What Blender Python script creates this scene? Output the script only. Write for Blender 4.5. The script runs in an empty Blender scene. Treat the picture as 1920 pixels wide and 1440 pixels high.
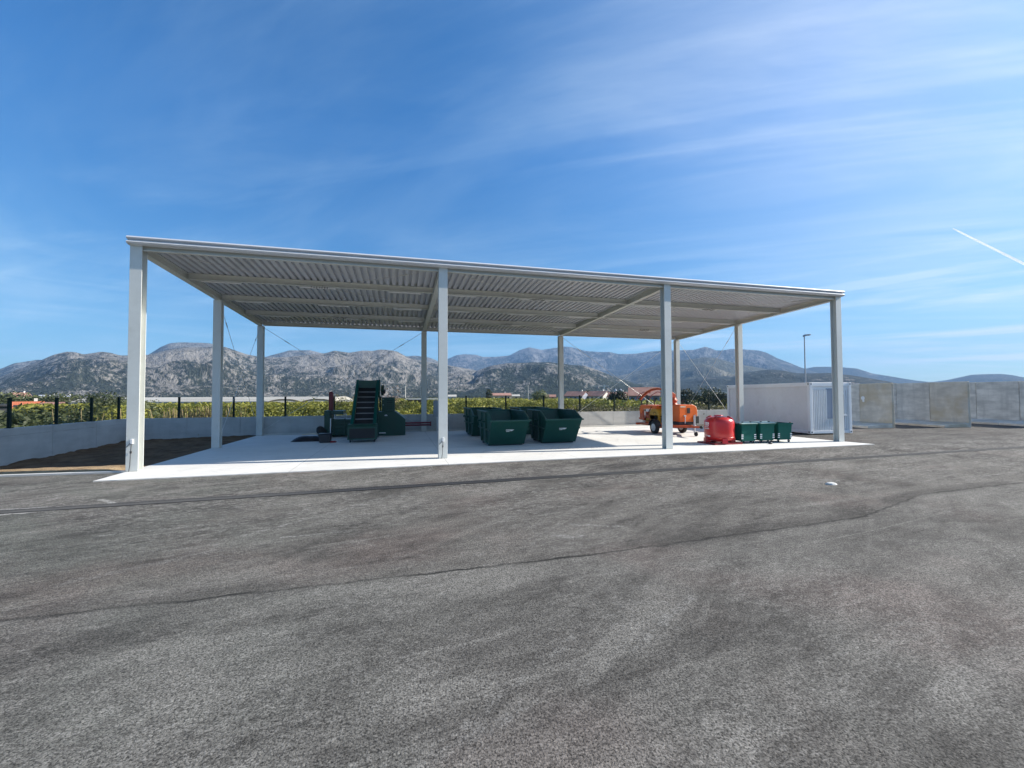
import bpy, bmesh, math, random
from mathutils import Vector, Matrix, noise
R = math.radians
rnd = random.Random(7)
S = bpy.context.scene
COL = S.collection
CAM = Vector((6.801, -13.627, 2.0))
GZ = -1.2                                   # fields outside the walled yard
SUN_EL, SUN_AZ = 31.3, 97.4                 # azimuth clockwise from +Y

# ------------------------------------------------------------------ helpers
class MB:
    def __init__(s): s.v = []; s.f = []; s.sm = []
    def add(s, vs, fs, smooth=False):
        n = len(s.v); s.v += [tuple(v) for v in vs]
        for f in fs: s.f.append(tuple(i + n for i in f)); s.sm.append(smooth)
    def box(s, x0, x1, y0, y1, z0, z1, M=None):
        vs = [Vector((x, y, z)) for x in (x0, x1) for y in (y0, y1) for z in (z0, z1)]
        if M is not None: vs = [M @ v for v in vs]
        s.add(vs, [(0, 1, 3, 2), (4, 6, 7, 5), (0, 4, 5, 1), (2, 3, 7, 6), (0, 2, 6, 4), (1, 5, 7, 3)])
    def prism(s, poly, a, b, axis='x', M=None):
        def mk(p, t):
            if axis == 'x': return Vector((t, p[0], p[1]))
            if axis == 'y': return Vector((p[0], t, p[1]))
            return Vector((p[0], p[1], t))
        n = len(poly)
        vs = [mk(p, a) for p in poly] + [mk(p, b) for p in poly]
        if M is not None: vs = [M @ v for v in vs]
        s.add(vs, [tuple(range(n)), tuple(range(2 * n - 1, n - 1, -1))] + [(i, i + n, (i + 1) % n + n, (i + 1) % n) for i in range(n)])
    def bar(s, a, b, w, h=None):
        h = h or w; a = Vector(a); b = Vector(b); d = (b - a).normalized()
        u = d.cross(Vector((0, 0, 1)))
        if u.length < 1e-4: u = Vector((1, 0, 0))
        u.normalize(); q = u.cross(d)
        vs = [p + u * sx * w / 2 + q * sy * h / 2 for p in (a, b) for sx, sy in ((-1, -1), (1, -1), (1, 1), (-1, 1))]
        s.add(vs, [(0, 3, 2, 1), (4, 5, 6, 7), (0, 1, 5, 4), (1, 2, 6, 5), (2, 3, 7, 6), (3, 0, 4, 7)])
    def tube(s, pts, r, n=8, smooth=True, cap=True):
        pts = [Vector(p) for p in pts]; rs = r if isinstance(r, (list, tuple)) else [r] * len(pts)
        vs = []; up = Vector((0, 0, 1)); last = None
        for i, p in enumerate(pts):
            d = (pts[min(i + 1, len(pts) - 1)] - pts[max(i - 1, 0)]).normalized()
            if last is None:
                u = d.cross(up)
                if u.length < 1e-3: u = d.cross(Vector((1, 0, 0)))
            else: u = last - d * last.dot(d)
            u.normalize(); last = u; w = d.cross(u)
            for k in range(n):
                a = 2 * math.pi * k / n; vs.append(p + (u * math.cos(a) + w * math.sin(a)) * rs[i])
        fs = [(i * n + k, i * n + (k + 1) % n, (i + 1) * n + (k + 1) % n, (i + 1) * n + k) for i in range(len(pts) - 1) for k in range(n)]
        s.add(vs, fs, smooth)
        if cap:
            m = len(pts) - 1
            s.add([vs[k] for k in range(n)], [tuple(range(n - 1, -1, -1))]); s.add([vs[m * n + k] for k in range(n)], [tuple(range(n))])
    def lathe(s, prof, c=(0, 0, 0), n=28, axis='z', smooth=True):
        c = Vector(c); vs = []
        for r, h in prof:
            for k in range(n):
                a = 2 * math.pi * k / n; x, y = r * math.cos(a), r * math.sin(a)
                vs.append(c + (Vector((x, y, h)) if axis == 'z' else Vector((h, x, y)) if axis == 'x' else Vector((x, h, y))))
        m = len(prof)
        s.add(vs, [(i * n + k, i * n + (k + 1) % n, (i + 1) * n + (k + 1) % n, (i + 1) * n + k) for i in range(m - 1) for k in range(n)], smooth)
        s.add(vs[:n], [tuple(range(n))]); s.add(vs[(m - 1) * n:], [tuple(range(n))])
    def quad(s, a, b, c, d): s.add([a, b, c, d], [(0, 1, 2, 3)])
    def mesh(s, name, normals=True):
        me = bpy.data.meshes.new(name); me.from_pydata(s.v, [], s.f)
        me.polygons.foreach_set('use_smooth', s.sm); me.update()
        if normals:
            bm = bmesh.new(); bm.from_mesh(me); bmesh.ops.recalc_face_normals(bm, faces=bm.faces); bm.to_mesh(me); bm.free()
        return me

def obj(name, mb, mat, parent=None, bevel=0, loc=None, rot=0, normals=True):
    me = mb.mesh(name, normals) if isinstance(mb, MB) else mb
    if mat is not None and not me.materials: me.materials.append(mat)
    o = bpy.data.objects.new(name, me); COL.objects.link(o)
    if parent: o.parent = parent
    if loc is not None: o.location = loc
    if rot: o.rotation_euler.z = rot
    if bevel:
        m = o.modifiers.new('bevel', 'BEVEL'); m.width = bevel; m.segments = 2; m.limit_method = 'ANGLE'; m.angle_limit = R(40)
    return o
def tag(o, label=None, cat=None, group=None, kind=None):
    if label: o['label'] = label
    if cat: o['category'] = cat
    if group: o['group'] = group
    if kind: o['kind'] = kind
    return o
def thing(name, label, cat, loc=(0, 0, 0), rz=0, group=None):
    o = bpy.data.objects.new(name, None); COL.objects.link(o); o.location = loc; o.rotation_euler.z = rz
    o.empty_display_size = .2
    return tag(o, label, cat, group)
def kids(o): return [c for c in bpy.data.objects if c.parent == o]
def copy_tree(o, loc, rz=0, label=None, scale=None, parent=None, top=True):
    c = o.copy(); COL.objects.link(c)
    if top:
        c.location = loc; c.rotation_euler.z = rz
        if label: c['label'] = label
        if scale: c.scale = scale
    if parent: c.parent = parent
    for ch in kids(o): copy_tree(ch, None, parent=c, top=False)
    return c
def polar(az, r, z=0.0):
    return Vector((CAM.x + r * math.sin(R(az)), CAM.y + r * math.cos(R(az)), z))

# ------------------------------------------------------------------ materials
class NB:
    def __init__(s, name):
        s.m = bpy.data.materials.new(name); s.m.use_nodes = True; s.t = s.m.node_tree; s.n = s.t.nodes; s.L = s.t.links
        s.bsdf = s.n['Principled BSDF']; s.out = s.n['Material Output']
    def node(s, typ, **kw):
        n = s.n.new(typ)
        for k, v in kw.items(): setattr(n, k, v)
        return n
    def put(s, sock, v):
        if hasattr(v, 'is_output'): s.L.new(v, sock)
        elif isinstance(v, (tuple, list)) and len(v) == 3 and sock.type == 'RGBA': sock.default_value = (*v, 1)
        else: sock.default_value = v
    def math(s, op, a, b=0.0, c=0.0, clamp=False):
        n = s.node('ShaderNodeMath', operation=op, use_clamp=clamp)
        for i, v in enumerate((a, b, c)): s.put(n.inputs[i], v)
        return n.outputs[0]
    def vmath(s, op, a, b=(0, 0, 0)):
        n = s.node('ShaderNodeVectorMath', operation=op); s.put(n.inputs[0], a); s.put(n.inputs[1], b)
        return n.outputs['Value'] if op in ('DOT_PRODUCT', 'LENGTH', 'DISTANCE') else n.outputs[0]
    def pos(s): return s.node('ShaderNodeNewGeometry').outputs['Position']
    def ocoord(s): return s.node('ShaderNodeTexCoord').outputs['Object']
    def rand(s): return s.node('ShaderNodeObjectInfo').outputs['Random']
    def mapv(s, v, scale=(1, 1, 1), rot=(0, 0, 0), loc=(0, 0, 0)):
        n = s.node('ShaderNodeMapping'); s.put(n.inputs['Vector'], v); n.inputs['Scale'].default_value = scale
        n.inputs['Rotation'].default_value = rot; n.inputs['Location'].default_value = loc; return n.outputs[0]
    def noise(s, v, scale=5., detail=4., rough=.55, dist=0., col=False):
        n = s.node('ShaderNodeTexNoise'); s.put(n.inputs['Vector'], v); n.inputs['Scale'].default_value = scale
        n.inputs['Detail'].default_value = detail; n.inputs['Roughness'].default_value = rough; n.inputs['Distortion'].default_value = dist
        return n.outputs['Color' if col else 'Fac']
    def voro(s, v, scale, out='Distance', feature='F1'):
        n = s.node('ShaderNodeTexVoronoi', feature=feature); s.put(n.inputs['Vector'], v); n.inputs['Scale'].default_value = scale
        return n.outputs[out]
    def ramp(s, f, a, b, smooth=True):
        n = s.node('ShaderNodeMapRange', interpolation_type='SMOOTHSTEP' if smooth else 'LINEAR'); s.put(n.inputs[0], f)
        n.inputs[1].default_value = a; n.inputs[2].default_value = b; return n.outputs[0]
    def lerp(s, f, a, b):
        n = s.node('ShaderNodeMapRange'); s.put(n.inputs[0], f); n.inputs[1].default_value = 0; n.inputs[2].default_value = 1
        s.put(n.inputs[3], a); s.put(n.inputs[4], b); return n.outputs[0]
    def mix(s, f, a, b, blend='MIX'):
        n = s.node('ShaderNodeMix', data_type='RGBA', blend_type=blend); s.put(n.inputs[0], f); s.put(n.inputs[6], a); s.put(n.inputs[7], b)
        return n.outputs[2]
    def sep(s, v):
        n = s.node('ShaderNodeSeparateXYZ'); s.put(n.inputs[0], v); return n.outputs
    def comb(s, x, y, z):
        n = s.node('ShaderNodeCombineXYZ')
        for i, v in enumerate((x, y, z)): s.put(n.inputs[i], v)
        return n.outputs[0]
    def bump(s, h, strength=.3, dist=.01):
        n = s.node('ShaderNodeBump'); s.put(n.inputs['Height'], h); n.inputs['Strength'].default_value = strength; n.inputs['Distance'].default_value = dist
        s.L.new(n.outputs[0], s.bsdf.inputs['Normal'])
    def set(s, col=None, rough=None, metal=None, spec=None, coat=None):
        if col is not None: s.put(s.bsdf.inputs['Base Color'], col)
        if rough is not None: s.put(s.bsdf.inputs['Roughness'], rough)
        if metal is not None: s.put(s.bsdf.inputs['Metallic'], metal)
        if spec is not None: s.put(s.bsdf.inputs['Specular IOR Level'], spec)
        if coat: s.bsdf.inputs['Coat Weight'].default_value = coat; s.bsdf.inputs['Coat Roughness'].default_value = .15
        return s.m

def paint(name, c, rough=.45, var=.12, scale=1.5, metal=0, coat=0, dirt=None, dirt_amt=.25, spec=.5):
    b = NB(name); p = b.ocoord()
    f = b.noise(p, scale, 5, .6); f2 = b.noise(p, scale * 9, 3)
    k = b.math('ADD', b.math('MULTIPLY', f, .7), b.math('MULTIPLY', f2, .3))
    lo = tuple(x * (1 - var) for x in c); hi = tuple(min(1, x * (1 + var)) for x in c)
    col = b.mix(b.ramp(k, .3, .7), lo, hi)
    if dirt: col = b.mix(b.math('MULTIPLY', b.ramp(b.noise(p, scale * 2.3, 6, .7, .6), .5, .75), dirt_amt), col, dirt)
    b.bump(f2, .04, .004)
    return b.set(col, b.lerp(f, rough * .8, min(1, rough * 1.25)), metal, spec, coat)

M = {}
M['steel'] = paint('steel_paint', (.62, .635, .60), .42, .05, .8, dirt=(.42, .40, .34), dirt_amt=.22)
M['deck'] = paint('deck_sheet', (.60, .615, .65), .4, .05, .6, metal=.15)
M['silver'] = paint('silver_trim', (.66, .67, .69), .35, .04, 1.2, metal=.25)
M['galv'] = paint('galvanised', (.55, .56, .57), .45, .12, 6, metal=.6)
M['rod'] = paint('rod_steel', (.62, .62, .60), .35, .08, 4, metal=.3)
M['dkgreen'] = paint('dark_green_paint', (.004, .064, .047), .42, .15, 1.2, dirt=(.07, .09, .08), dirt_amt=.25)
M['dkgreen_in'] = paint('skip_inside_paint', (.005, .028, .022), .55, .2, 1.2, dirt=(.06, .07, .06), dirt_amt=.4)
M['baler'] = paint('baler_green_paint', (.004, .052, .034), .42, .15, 1.5, dirt=(.05, .055, .045), dirt_amt=.3)
M['bin'] = paint('bin_green_paint', (.0015, .088, .068), .5, .12, 1.6, dirt=(.03, .12, .10), dirt_amt=.2, spec=.2)
M['binlid'] = paint('bin_lid_paint', (.26, .38, .34), .4, .1, 2)
M['red'] = paint('red_paint', (.52, .018, .018), .3, .08, 1.4, coat=.2)
M['dkred'] = paint('dark_red_paint', (.22, .012, .016), .4, .15, 2)
M['pipe'] = paint('maroon_pipe_paint', (.16, .010, .016), .4, .15, 2)
M['orange'] = paint('orange_paint', (.72, .135, .012), .35, .08, 1.5, coat=.15)
M['orange_dk'] = paint('rusty_orange_paint', (.42, .065, .015), .45, .2, 3)
M['yellow'] = paint('ochre_paint', (.55, .30, .02), .45, .12, 3)
M['black'] = paint('black_rubber', (.018, .018, .019), .7, .3, 6)
M['dark'] = paint('dark_steel', (.035, .036, .040), .5, .25, 4)
M['bag'] = paint('black_bag', (.012, .013, .018), .35, .3, 7)
M['cream'] = paint('cream_paint', (.62, .55, .42), .5, .1, 3)
M['white'] = paint('white_marking', (.78, .79, .78), .5, .06, 3)
M['lamp_white'] = paint('lamp_housing', (.74, .75, .76), .4, .04, 3)
M['cont'] = paint('container_paint', (.74, .74, .735), .45, .05, .8, dirt=(.40, .38, .34), dirt_amt=.18)
M['cont_white'] = paint('container_frame_paint', (.82, .83, .83), .42, .04, 1.2)
M['shutter'] = paint('shutter_grey', (.27, .32, .40), .45, .05, 2)
M['glass'] = paint('window_glass', (.03, .045, .06), .08, .2, 2)
M['fence'] = paint('fence_green_paint', (.005, .018, .013), .6, .2, 3, spec=.25)
M['cabinet'] = paint('grey_cabinet', (.33, .36, .40), .45, .06, 2)
M['wood'] = paint('bark', (.11, .085, .06), .85, .3, 6)
M['polewhite'] = paint('pole_grey', (.5, .51, .52), .5, .08, 2)

def concrete(name, c, var=.2, streak=.3, stain=None, rough=.85, scale=1.):
    b = NB(name); p = b.ocoord(); p2 = b.vmath('ADD', p, b.vmath('SCALE', (37., 11., 5.)))
    r = b.rand(); off = b.comb(b.math('MULTIPLY', r, 91.), b.math('MULTIPLY', r, 47.), 0.)
    p = b.vmath('ADD', p, off)
    f = b.noise(p, .9 * scale, 6, .62); g = b.noise(p, 34, 4, .6)
    st = b.noise(b.mapv(p, (3.2, 3.2, .35)), 1., 4, .6)
    bl = b.noise(b.mapv(p, (.8, .8, 3.)), 1.1 * scale, 4, .6)
    k = b.math('ADD', b.math('MULTIPLY', f, .5), b.math('MULTIPLY', bl, .5))
    lo = tuple(x * (1 - var) for x in c); hi = tuple(x * (1 + var) for x in c)
    col = b.mix(b.ramp(k, .32, .68), lo, hi)
    col = b.mix(b.math('MULTIPLY', b.ramp(st, .48, .75), streak), col, tuple(x * .62 for x in c))
    if stain: col = b.mix(b.math('MULTIPLY', b.ramp(b.noise(p, .7, 3, .6), .42, .62), .7), col, stain)
    pit = b.ramp(b.voro(p, 7.), .0, .07); col = b.mix(b.math('MULTIPLY', b.math('SUBTRACT', 1., pit), .35), col, tuple(x * .5 for x in c))
    b.bump(g, .18, .006)
    return b.set(col, rough)
M['wallc'] = concrete('cast_concrete', (.47, .465, .45), .13, .22)
M['block'] = concrete('precast_concrete', (.60, .565, .50), .26, .5)
M['block_warm'] = concrete('precast_concrete_stained', (.57, .525, .445), .22, .45, stain=(.47, .385, .255))
M['kerb'] = concrete('kerb_concrete', (.55, .54, .51), .1, .1)

def slab_mat():
    b = NB('slab_concrete'); p = b.pos()
    f = b.noise(p, .45, 6, .62); w = b.noise(b.mapv(p, (.35, 6., 1), (0, 0, R(2))), 1., 4, .6); g = b.noise(p, 45, 3)
    k = b.math('ADD', b.math('MULTIPLY', f, .6), b.math('MULTIPLY', w, .4))
    col = b.mix(b.ramp(k, .33, .67), (.56, .55, .52), (.67, .66, .63))
    col = b.mix(b.math('MULTIPLY', b.ramp(b.noise(p, 1.3, 7, .72, .8), .56, .74), .5), col, (.44, .42, .385))
    tm = b.math('MULTIPLY', b.ramp(b.noise(b.mapv(b.mapv(p, rot=(0, 0, R(-62))), (.15, 4.5, 1)), 1., 6, .66, .7), .55, .68), b.ramp(b.noise(p, .5, 3), .42, .6))
    col = b.mix(b.math('MULTIPLY', tm, .35), col, (.36, .35, .335))
    s = b.sep(p)
    for jx in (4.0, 8.2, 12.3, 16.4, 20.5):
        col = b.mix(b.math('MULTIPLY', b.math('LESS_THAN', b.math('ABSOLUTE', b.math('SUBTRACT', s[0], jx)), .006), .7), col, (.16, .155, .15))
    for jy in (3.6, 7.2):
        col = b.mix(b.math('MULTIPLY', b.math('LESS_THAN', b.math('ABSOLUTE', b.math('SUBTRACT', s[1], jy)), .006), .7), col, (.16, .155, .15))
    b.bump(g, .1, .004)
    return b.set(col, .8)
M['slab'] = slab_mat()

def asphalt_mat():
    b = NB('asphalt'); p = b.pos(); s = b.sep(p); x, y = s[0], s[1]
    wob = b.math('MULTIPLY', b.math('SUBTRACT', b.noise(p, .8, 3), .5), .18)
    wob2 = b.math('MULTIPLY', b.math('SUBTRACT', b.noise(p, 3.4, 4), .5), .16)
    # paving seam: y as a curve of x
    fc = b.node('ShaderNodeFloatCurve'); cv = fc.mapping.curves[0]
    pts = [(-20, -8.9), (3.3, -8.72), (5.6, -8.70), (9.4, -8.66), (11.3, -8.54), (13.7, -8.40), (14.9, -8.10), (16.0, -7.80), (17.1, -7.50), (20.4, -7.33), (40, -7.1)]
    pts = [((q[0] + 20) / 60, (q[1] + 9.5) / 3) for q in pts]
    cv.points[0].location = pts[0]; cv.points[1].location = pts[-1]
    for q in pts[1:-1]: cv.points.new(*q)
    fc.mapping.update(); b.L.new(b.math('DIVIDE', b.math('ADD', x, 20.), 60.), fc.inputs['Value'])
    sy = b.math('SUBTRACT', b.math('MULTIPLY', fc.outputs[0], 3.), 9.5)
    d = b.math('ADD', b.math('SUBTRACT', y, sy), wob2)              # >0 beyond the seam
    near = b.ramp(d, .05, -.05)
    ad = b.math('ABSOLUTE', d)
    core = b.math('SUBTRACT', 1., b.ramp(ad, .004, .045)); halo = b.math('SUBTRACT', 1., b.ramp(b.math('ABSOLUTE', b.math('SUBTRACT', d, .10)), .02, .32))
    def streak(ang, sx, sy, sc, det=6, ro=.64, di=.6, loc=(0, 0, 0)):
        return b.noise(b.mapv(b.mapv(p, rot=(0, 0, R(ang)), loc=loc), (sx, sy, 1)), sc, det, ro, di)
    big = b.noise(p, .30, 5, .6, .5); mid = streak(-20, .6, 1.3, .9)
    st = streak(-8, .22, 2.6, 1.0, 7, .66, .8); st2 = streak(-36, .25, 2.2, 1.0, 7, .66, 1., (3, 5, 0)); st3 = streak(24, .3, 2.8, .9, 6, .64, .9, (9, 2, 0))
    mot = b.noise(p, 4.2, 5, .68, .4)
    k = b.math('ADD', b.math('ADD', b.math('MULTIPLY', big, .22), b.math('MULTIPLY', mid, .24)), b.math('ADD', b.math('ADD', b.math('MULTIPLY', st, .18), b.math('MULTIPLY', st2, .18)), b.math('ADD', b.math('MULTIPLY', mot, .12), b.math('MULTIPLY', st3, .06))))
    col = b.mix(b.ramp(k, .43, .57, False), (.056, .0525, .0475), (.150, .143, .129))
    far_d = b.mix(b.ramp(k, .43, .57, False), (.042, .0385, .0345), (.140, .131, .117))
    col = b.mix(near, far_d, col)
    # tints
    col = b.mix(b.math('MULTIPLY', b.ramp(b.noise(p, .33, 3, .5), .52, .70), .45), col, b.mix(1., col, (1.16, .94, .93), 'MULTIPLY'))
    gr = b.math('MULTIPLY', b.ramp(x, 9., 0.), b.ramp(b.noise(p, .4, 3), .38, .6))
    col = b.mix(b.math('MULTIPLY', gr, .6), col, b.mix(1., col, (.92, 1.06, 1.02), 'MULTIPLY'))
    # dark strip of newer mix between the drain and the slab, and along the drain
    dl = b.math('SUBTRACT', y, b.math('ADD', -4.1, b.math('MULTIPLY', x, .03)))
    strip = b.math('MULTIPLY', b.ramp(b.math('ADD', dl, wob), -.02, .12), b.ramp(x, 4., 11.))
    col = b.mix(b.math('MULTIPLY', strip, .40), col, (.028, .0265, .0275))
    alongdrain = b.math('SUBTRACT', 1., b.ramp(b.math('ABSOLUTE', b.math('ADD', dl, wob)), .08, .55))
    col = b.mix(b.math('MULTIPLY', alongdrain, b.math('MULTIPLY', b.ramp(b.noise(p, .45, 3), .35, .6), .55)), col, (.024, .023, .024))
    # pale dust: near the slab front, scrapes and scuffs
    dust = (.215, .206, .187)
    dz = b.math('MULTIPLY', b.ramp(b.math('ABSOLUTE', b.math('ADD', y, 2.4)), 2.8, .2), b.ramp(streak(-30, .7, 2.0, 1.1, 8, .74, 1.2), .47, .66))
    col = b.mix(b.math('MULTIPLY', dz, .62), col, dust)
    for an, sx_, sy_, lo, hi, am, lc in ((-12, .3, 2.4, .53, .70, .50, (0, 0, 0)), (-42, .4, 2.6, .55, .72, .42, (7, 1, 0)), (30, .4, 2.6, .57, .72, .34, (2, 8, 0))):
        col = b.mix(b.math('MULTIPLY', b.ramp(streak(an, sx_, sy_, .9, 9, .76, 1.4, lc), lo, hi), am), col, dust)
    fleck = b.math('MULTIPLY', b.ramp(b.noise(b.mapv(p, (3., 7., 1)), 2.2, 6, .76, .8), .48, .60), b.ramp(b.noise(p, .6, 4), .34, .56))
    col = b.mix(b.math('MULTIPLY', fleck, b.lerp(b.ramp(b.math('ABSOLUTE', b.math('ADD', y, 3.4)), 4.5, 1.2), .25, .65)), col, (.26, .25, .23))
    brk = b.ramp(b.noise(p, 6., 5, .7), .40, .58)
    brk2 = b.ramp(b.noise(p, 7., 5, .7), .32, .48)
    def mark(ax, ay, bx, by, w, amt, c=(.26, .255, .24), soft=True):
        nonlocal col
        A = Vector((ax, ay)); D = Vector((bx - ax, by - ay)); L2 = D.length_squared
        ux = b.math('SUBTRACT', x, ax); uy = b.math('SUBTRACT', b.math('ADD', y, wob2), ay)
        t = b.math('DIVIDE', b.math('ADD', b.math('MULTIPLY', ux, D.x), b.math('MULTIPLY', uy, D.y)), L2, clamp=True)
        ex = b.math('SUBTRACT', ux, b.math('MULTIPLY', t, D.x)); ey = b.math('SUBTRACT', uy, b.math('MULTIPLY', t, D.y))
        dd = b.math('SQRT', b.math('ADD', b.math('MULTIPLY', ex, ex), b.math('MULTIPLY', ey, ey)))
        m = b.math('SUBTRACT', 1., b.ramp(dd, w * .3, w))
        m = b.math('MULTIPLY', b.math('MULTIPLY', m, brk if soft else brk2), amt)
        col = b.mix(m, col, c)
    for a in [(-2.6, -4.33, .5, -4.24, .07, .9), (.5, -4.24, 1.7, -3.98, .07, .9), (1.7, -3.98, 1.15, -3.45, .07, .8), (-2.4, -3.7, .8, -3.9, .05, .7), (10.9, -12.05, 11.15, -11.9, .10, .9), (11.0, -12.2, 11.3, -12.1, .05, .8)]: mark(*a, c=(.30, .295, .275), soft=False)
    for a in [(-2.6, -4.35, .5, -4.25, .10, .9), (.5, -4.25, 1.7, -3.98, .09, .9), (1.7, -3.98, 1.35, -3.62, .08, .8), (1.35, -3.62, 1.15, -3.45, .07, .8), (1.7, -3.98, 4.3, -3.86, .05, .6),
              (-2.5, -3.75, .9, -3.92, .05, .6), (3.6, -3.55, 4.3, -3.15, .09, .5), (2.6, -6.1, 3.9, -5.9, .05, .45), (4.6, -6.7, 6.0, -5.4, .06, .45), (5.2, -6.9, 6.1, -6.85, .05, .5), (3.3, -7.9, 4.6, -7.2, .10, .25),
              (9.2, -7.35, 10.1, -7.75, .05, .5), (8.9, -7.9, 9.3, -8.0, .10, .5), (10.4, -4.5, 11.6, -4.25, .12, .40), (17.5, -5.3, 21.5, -5.1, .05, .35), (20.0, -6.6, 24.5, -6.2, .04, .45), (24.0, -3.6, 27.6, -3.25, .05, .55), (16.5, -3.95, 23., -3.6, .04, .45),
              (8.6, -10.6, 9.6, -9.95, .06, .30), (7.2, -11.0, 8.2, -10.3, .05, .2), (6.6, -11.35, 7.6, -10.95, .06, .22), (13.0, -5.6, 15.4, -6.6, .10, .2), (6.2, -5.2, 7.4, -4.3, .3, .28), (11.8, -6.4, 14.5, -5.7, .25, .22)]: mark(*a)
    for a in [(5.3, -7.9, 7.2, -5.0, .10, .35), (5.7, -7.9, 7.6, -5.0, .10, .30), (1.5, -2.2, 4.4, -1.5, .25, .35), (12., -2.6, 17., -2.3, .3, .3), (15.2, -9.4, 15.9, -11.2, .35, .25), (10.8, -11.6, 12.3, -10.6, .3, .25)]: mark(*a, c=(.022, .021, .020))
    # seam
    col = b.mix(b.math('MULTIPLY', halo, b.lerp(b.ramp(b.noise(p, .5, 3), .38, .6), .10, .50)), col, (.028, .026, .024))
    sm = b.math('MULTIPLY', core, b.lerp(b.ramp(b.noise(p, 1.1, 6, .7), .36, .60), .40, .95))
    col = b.mix(sm, col, (.013, .013, .012))
    # stones
    vc = b.node('ShaderNodeTexVoronoi'); vc.inputs['Scale'].default_value = 92; b.L.new(p, vc.inputs['Vector'])
    cr = b.sep(vc.outputs['Color'])[0]; gn = b.noise(p, 70, 3, .6); gm = b.noise(p, 24, 4, .62)
    pit = b.ramp(b.noise(p, 68, 3, .62), .50, .36)
    grain = b.math('ADD', b.math('ADD', b.math('MULTIPLY', cr, .50), b.math('MULTIPLY', gn, .9)), b.math('MULTIPLY', gm, .7))
    gk = b.math('MULTIPLY', b.lerp(b.ramp(grain, .72, 1.38, False), .40, 1.62), b.lerp(pit, 1.06, .40))
    col = b.mix(1., col, b.comb(gk, gk, gk), 'MULTIPLY')
    h = b.math('ADD', b.math('MULTIPLY', b.math('SUBTRACT', 1., vc.outputs['Distance']), .5), b.math('SUBTRACT', b.math('MULTIPLY', gn, .6), b.math('MULTIPLY', pit, .5)))
    h = b.math('SUBTRACT', h, b.math('MULTIPLY', core, .6))
    b.bump(h, .55, .008)
    return b.set(col, b.lerp(grain, .75, .95), spec=.25)
M['asphalt'] = asphalt_mat()

def drain_mat():
    b = NB('dusty_cast_iron'); p = b.pos(); s = b.sep(p)
    k = b.math('ADD', b.math('MULTIPLY', b.noise(b.mapv(p, (.5, 3, 1)), 1.2, 5, .65), .7), b.math('MULTIPLY', b.noise(p, 9., 4), .3))
    clean = b.math('MULTIPLY', b.ramp(s[0], 4.4, 5.8), b.ramp(s[0], 12.5, 9.))
    d = b.math('SUBTRACT', b.ramp(k, .28, .46), b.math('MULTIPLY', clean, .85), clamp=True)
    return b.set(b.mix(d, (.022, .022, .024), b.mix(b.noise(p, 3., 4), (.035, .034, .034), (.085, .083, .079))), .8)
M['drain'] = drain_mat()
def soil_mat(name, a, c, sc=1.6, rim=None):
    b = NB(name); p = b.pos()
    f = b.noise(p, sc, 7, .65, .3); g = b.noise(p, 22, 5, .7)
    col = b.mix(b.ramp(f, .36, .66), a, c); col = b.mix(b.math('MULTIPLY', b.ramp(g, .55, .75), .5), col, tuple(min(1, v * 1.5) for v in c))
    col = b.mix(b.math('MULTIPLY', b.ramp(g, .45, .25), .5), col, tuple(v * .5 for v in a))
    if rim: col = b.mix(b.ramp(b.math('ADD', b.sep(p)[1], b.math('MULTIPLY', f, .8)), 1.75, 1.35), b.mix(1., col, (.44, .37, .35), 'MULTIPLY'), col)  # soil past the sunlit kerb strip multiplied darker: canopy shade painted into the colour
    b.bump(g, .8, .05); return b.set(col, .95, spec=.1)
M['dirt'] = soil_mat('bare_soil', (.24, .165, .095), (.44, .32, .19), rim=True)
M['field'] = soil_mat('field_soil', (.055, .06, .022), (.13, .11, .045), .12)

def leaf_mat(name, c1, c2, dead=None, trans=.22):
    b = NB(name); p = b.pos(); n1 = b.noise(p, 1.6, 3); n2 = b.noise(p, 11., 2)
    k = b.math('ADD', b.math('MULTIPLY', n1, .55), b.math('ADD', b.math('MULTIPLY', n2, .3), b.math('MULTIPLY', b.rand(), .42)))
    col = b.mix(b.ramp(k, .40, .92), c1, c2)
    if dead: col = b.mix(b.ramp(b.noise(p, 3.5, 3), .58, .70), col, dead)
    b.set(col, .55, spec=.3)
    tr = b.node('ShaderNodeBsdfTranslucent'); b.L.new(col, tr.inputs[0]); mx = b.node('ShaderNodeMixShader'); mx.inputs[0].default_value = trans
    b.L.new(b.bsdf.outputs[0], mx.inputs[1]); b.L.new(tr.outputs[0], mx.inputs[2]); b.L.new(mx.outputs[0], b.out.inputs[0])
    return b.m
M['mandarin'] = leaf_mat('mandarin_leaves', (.072, .090, .018), (.295, .290, .056), trans=.3)
M['olive'] = leaf_mat('olive_leaves', (.038, .052, .018), (.115, .128, .048))
M['scrub'] = leaf_mat('scrub_leaves', (.075, .075, .035), (.165, .155, .085), dead=(.24, .19, .12))
M['darkleaf'] = leaf_mat('dark_leaves', (.018, .028, .014), (.045, .060, .025))
M['paleleaf'] = leaf_mat('pale_leaves', (.10, .12, .05), (.20, .22, .10))
M['twig'] = leaf_mat('bare_twigs', (.20, .14, .10), (.30, .22, .17), trans=.1)
M['dry'] = leaf_mat('dry_grass', (.28, .21, .10), (.48, .39, .22), trans=.3)

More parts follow.
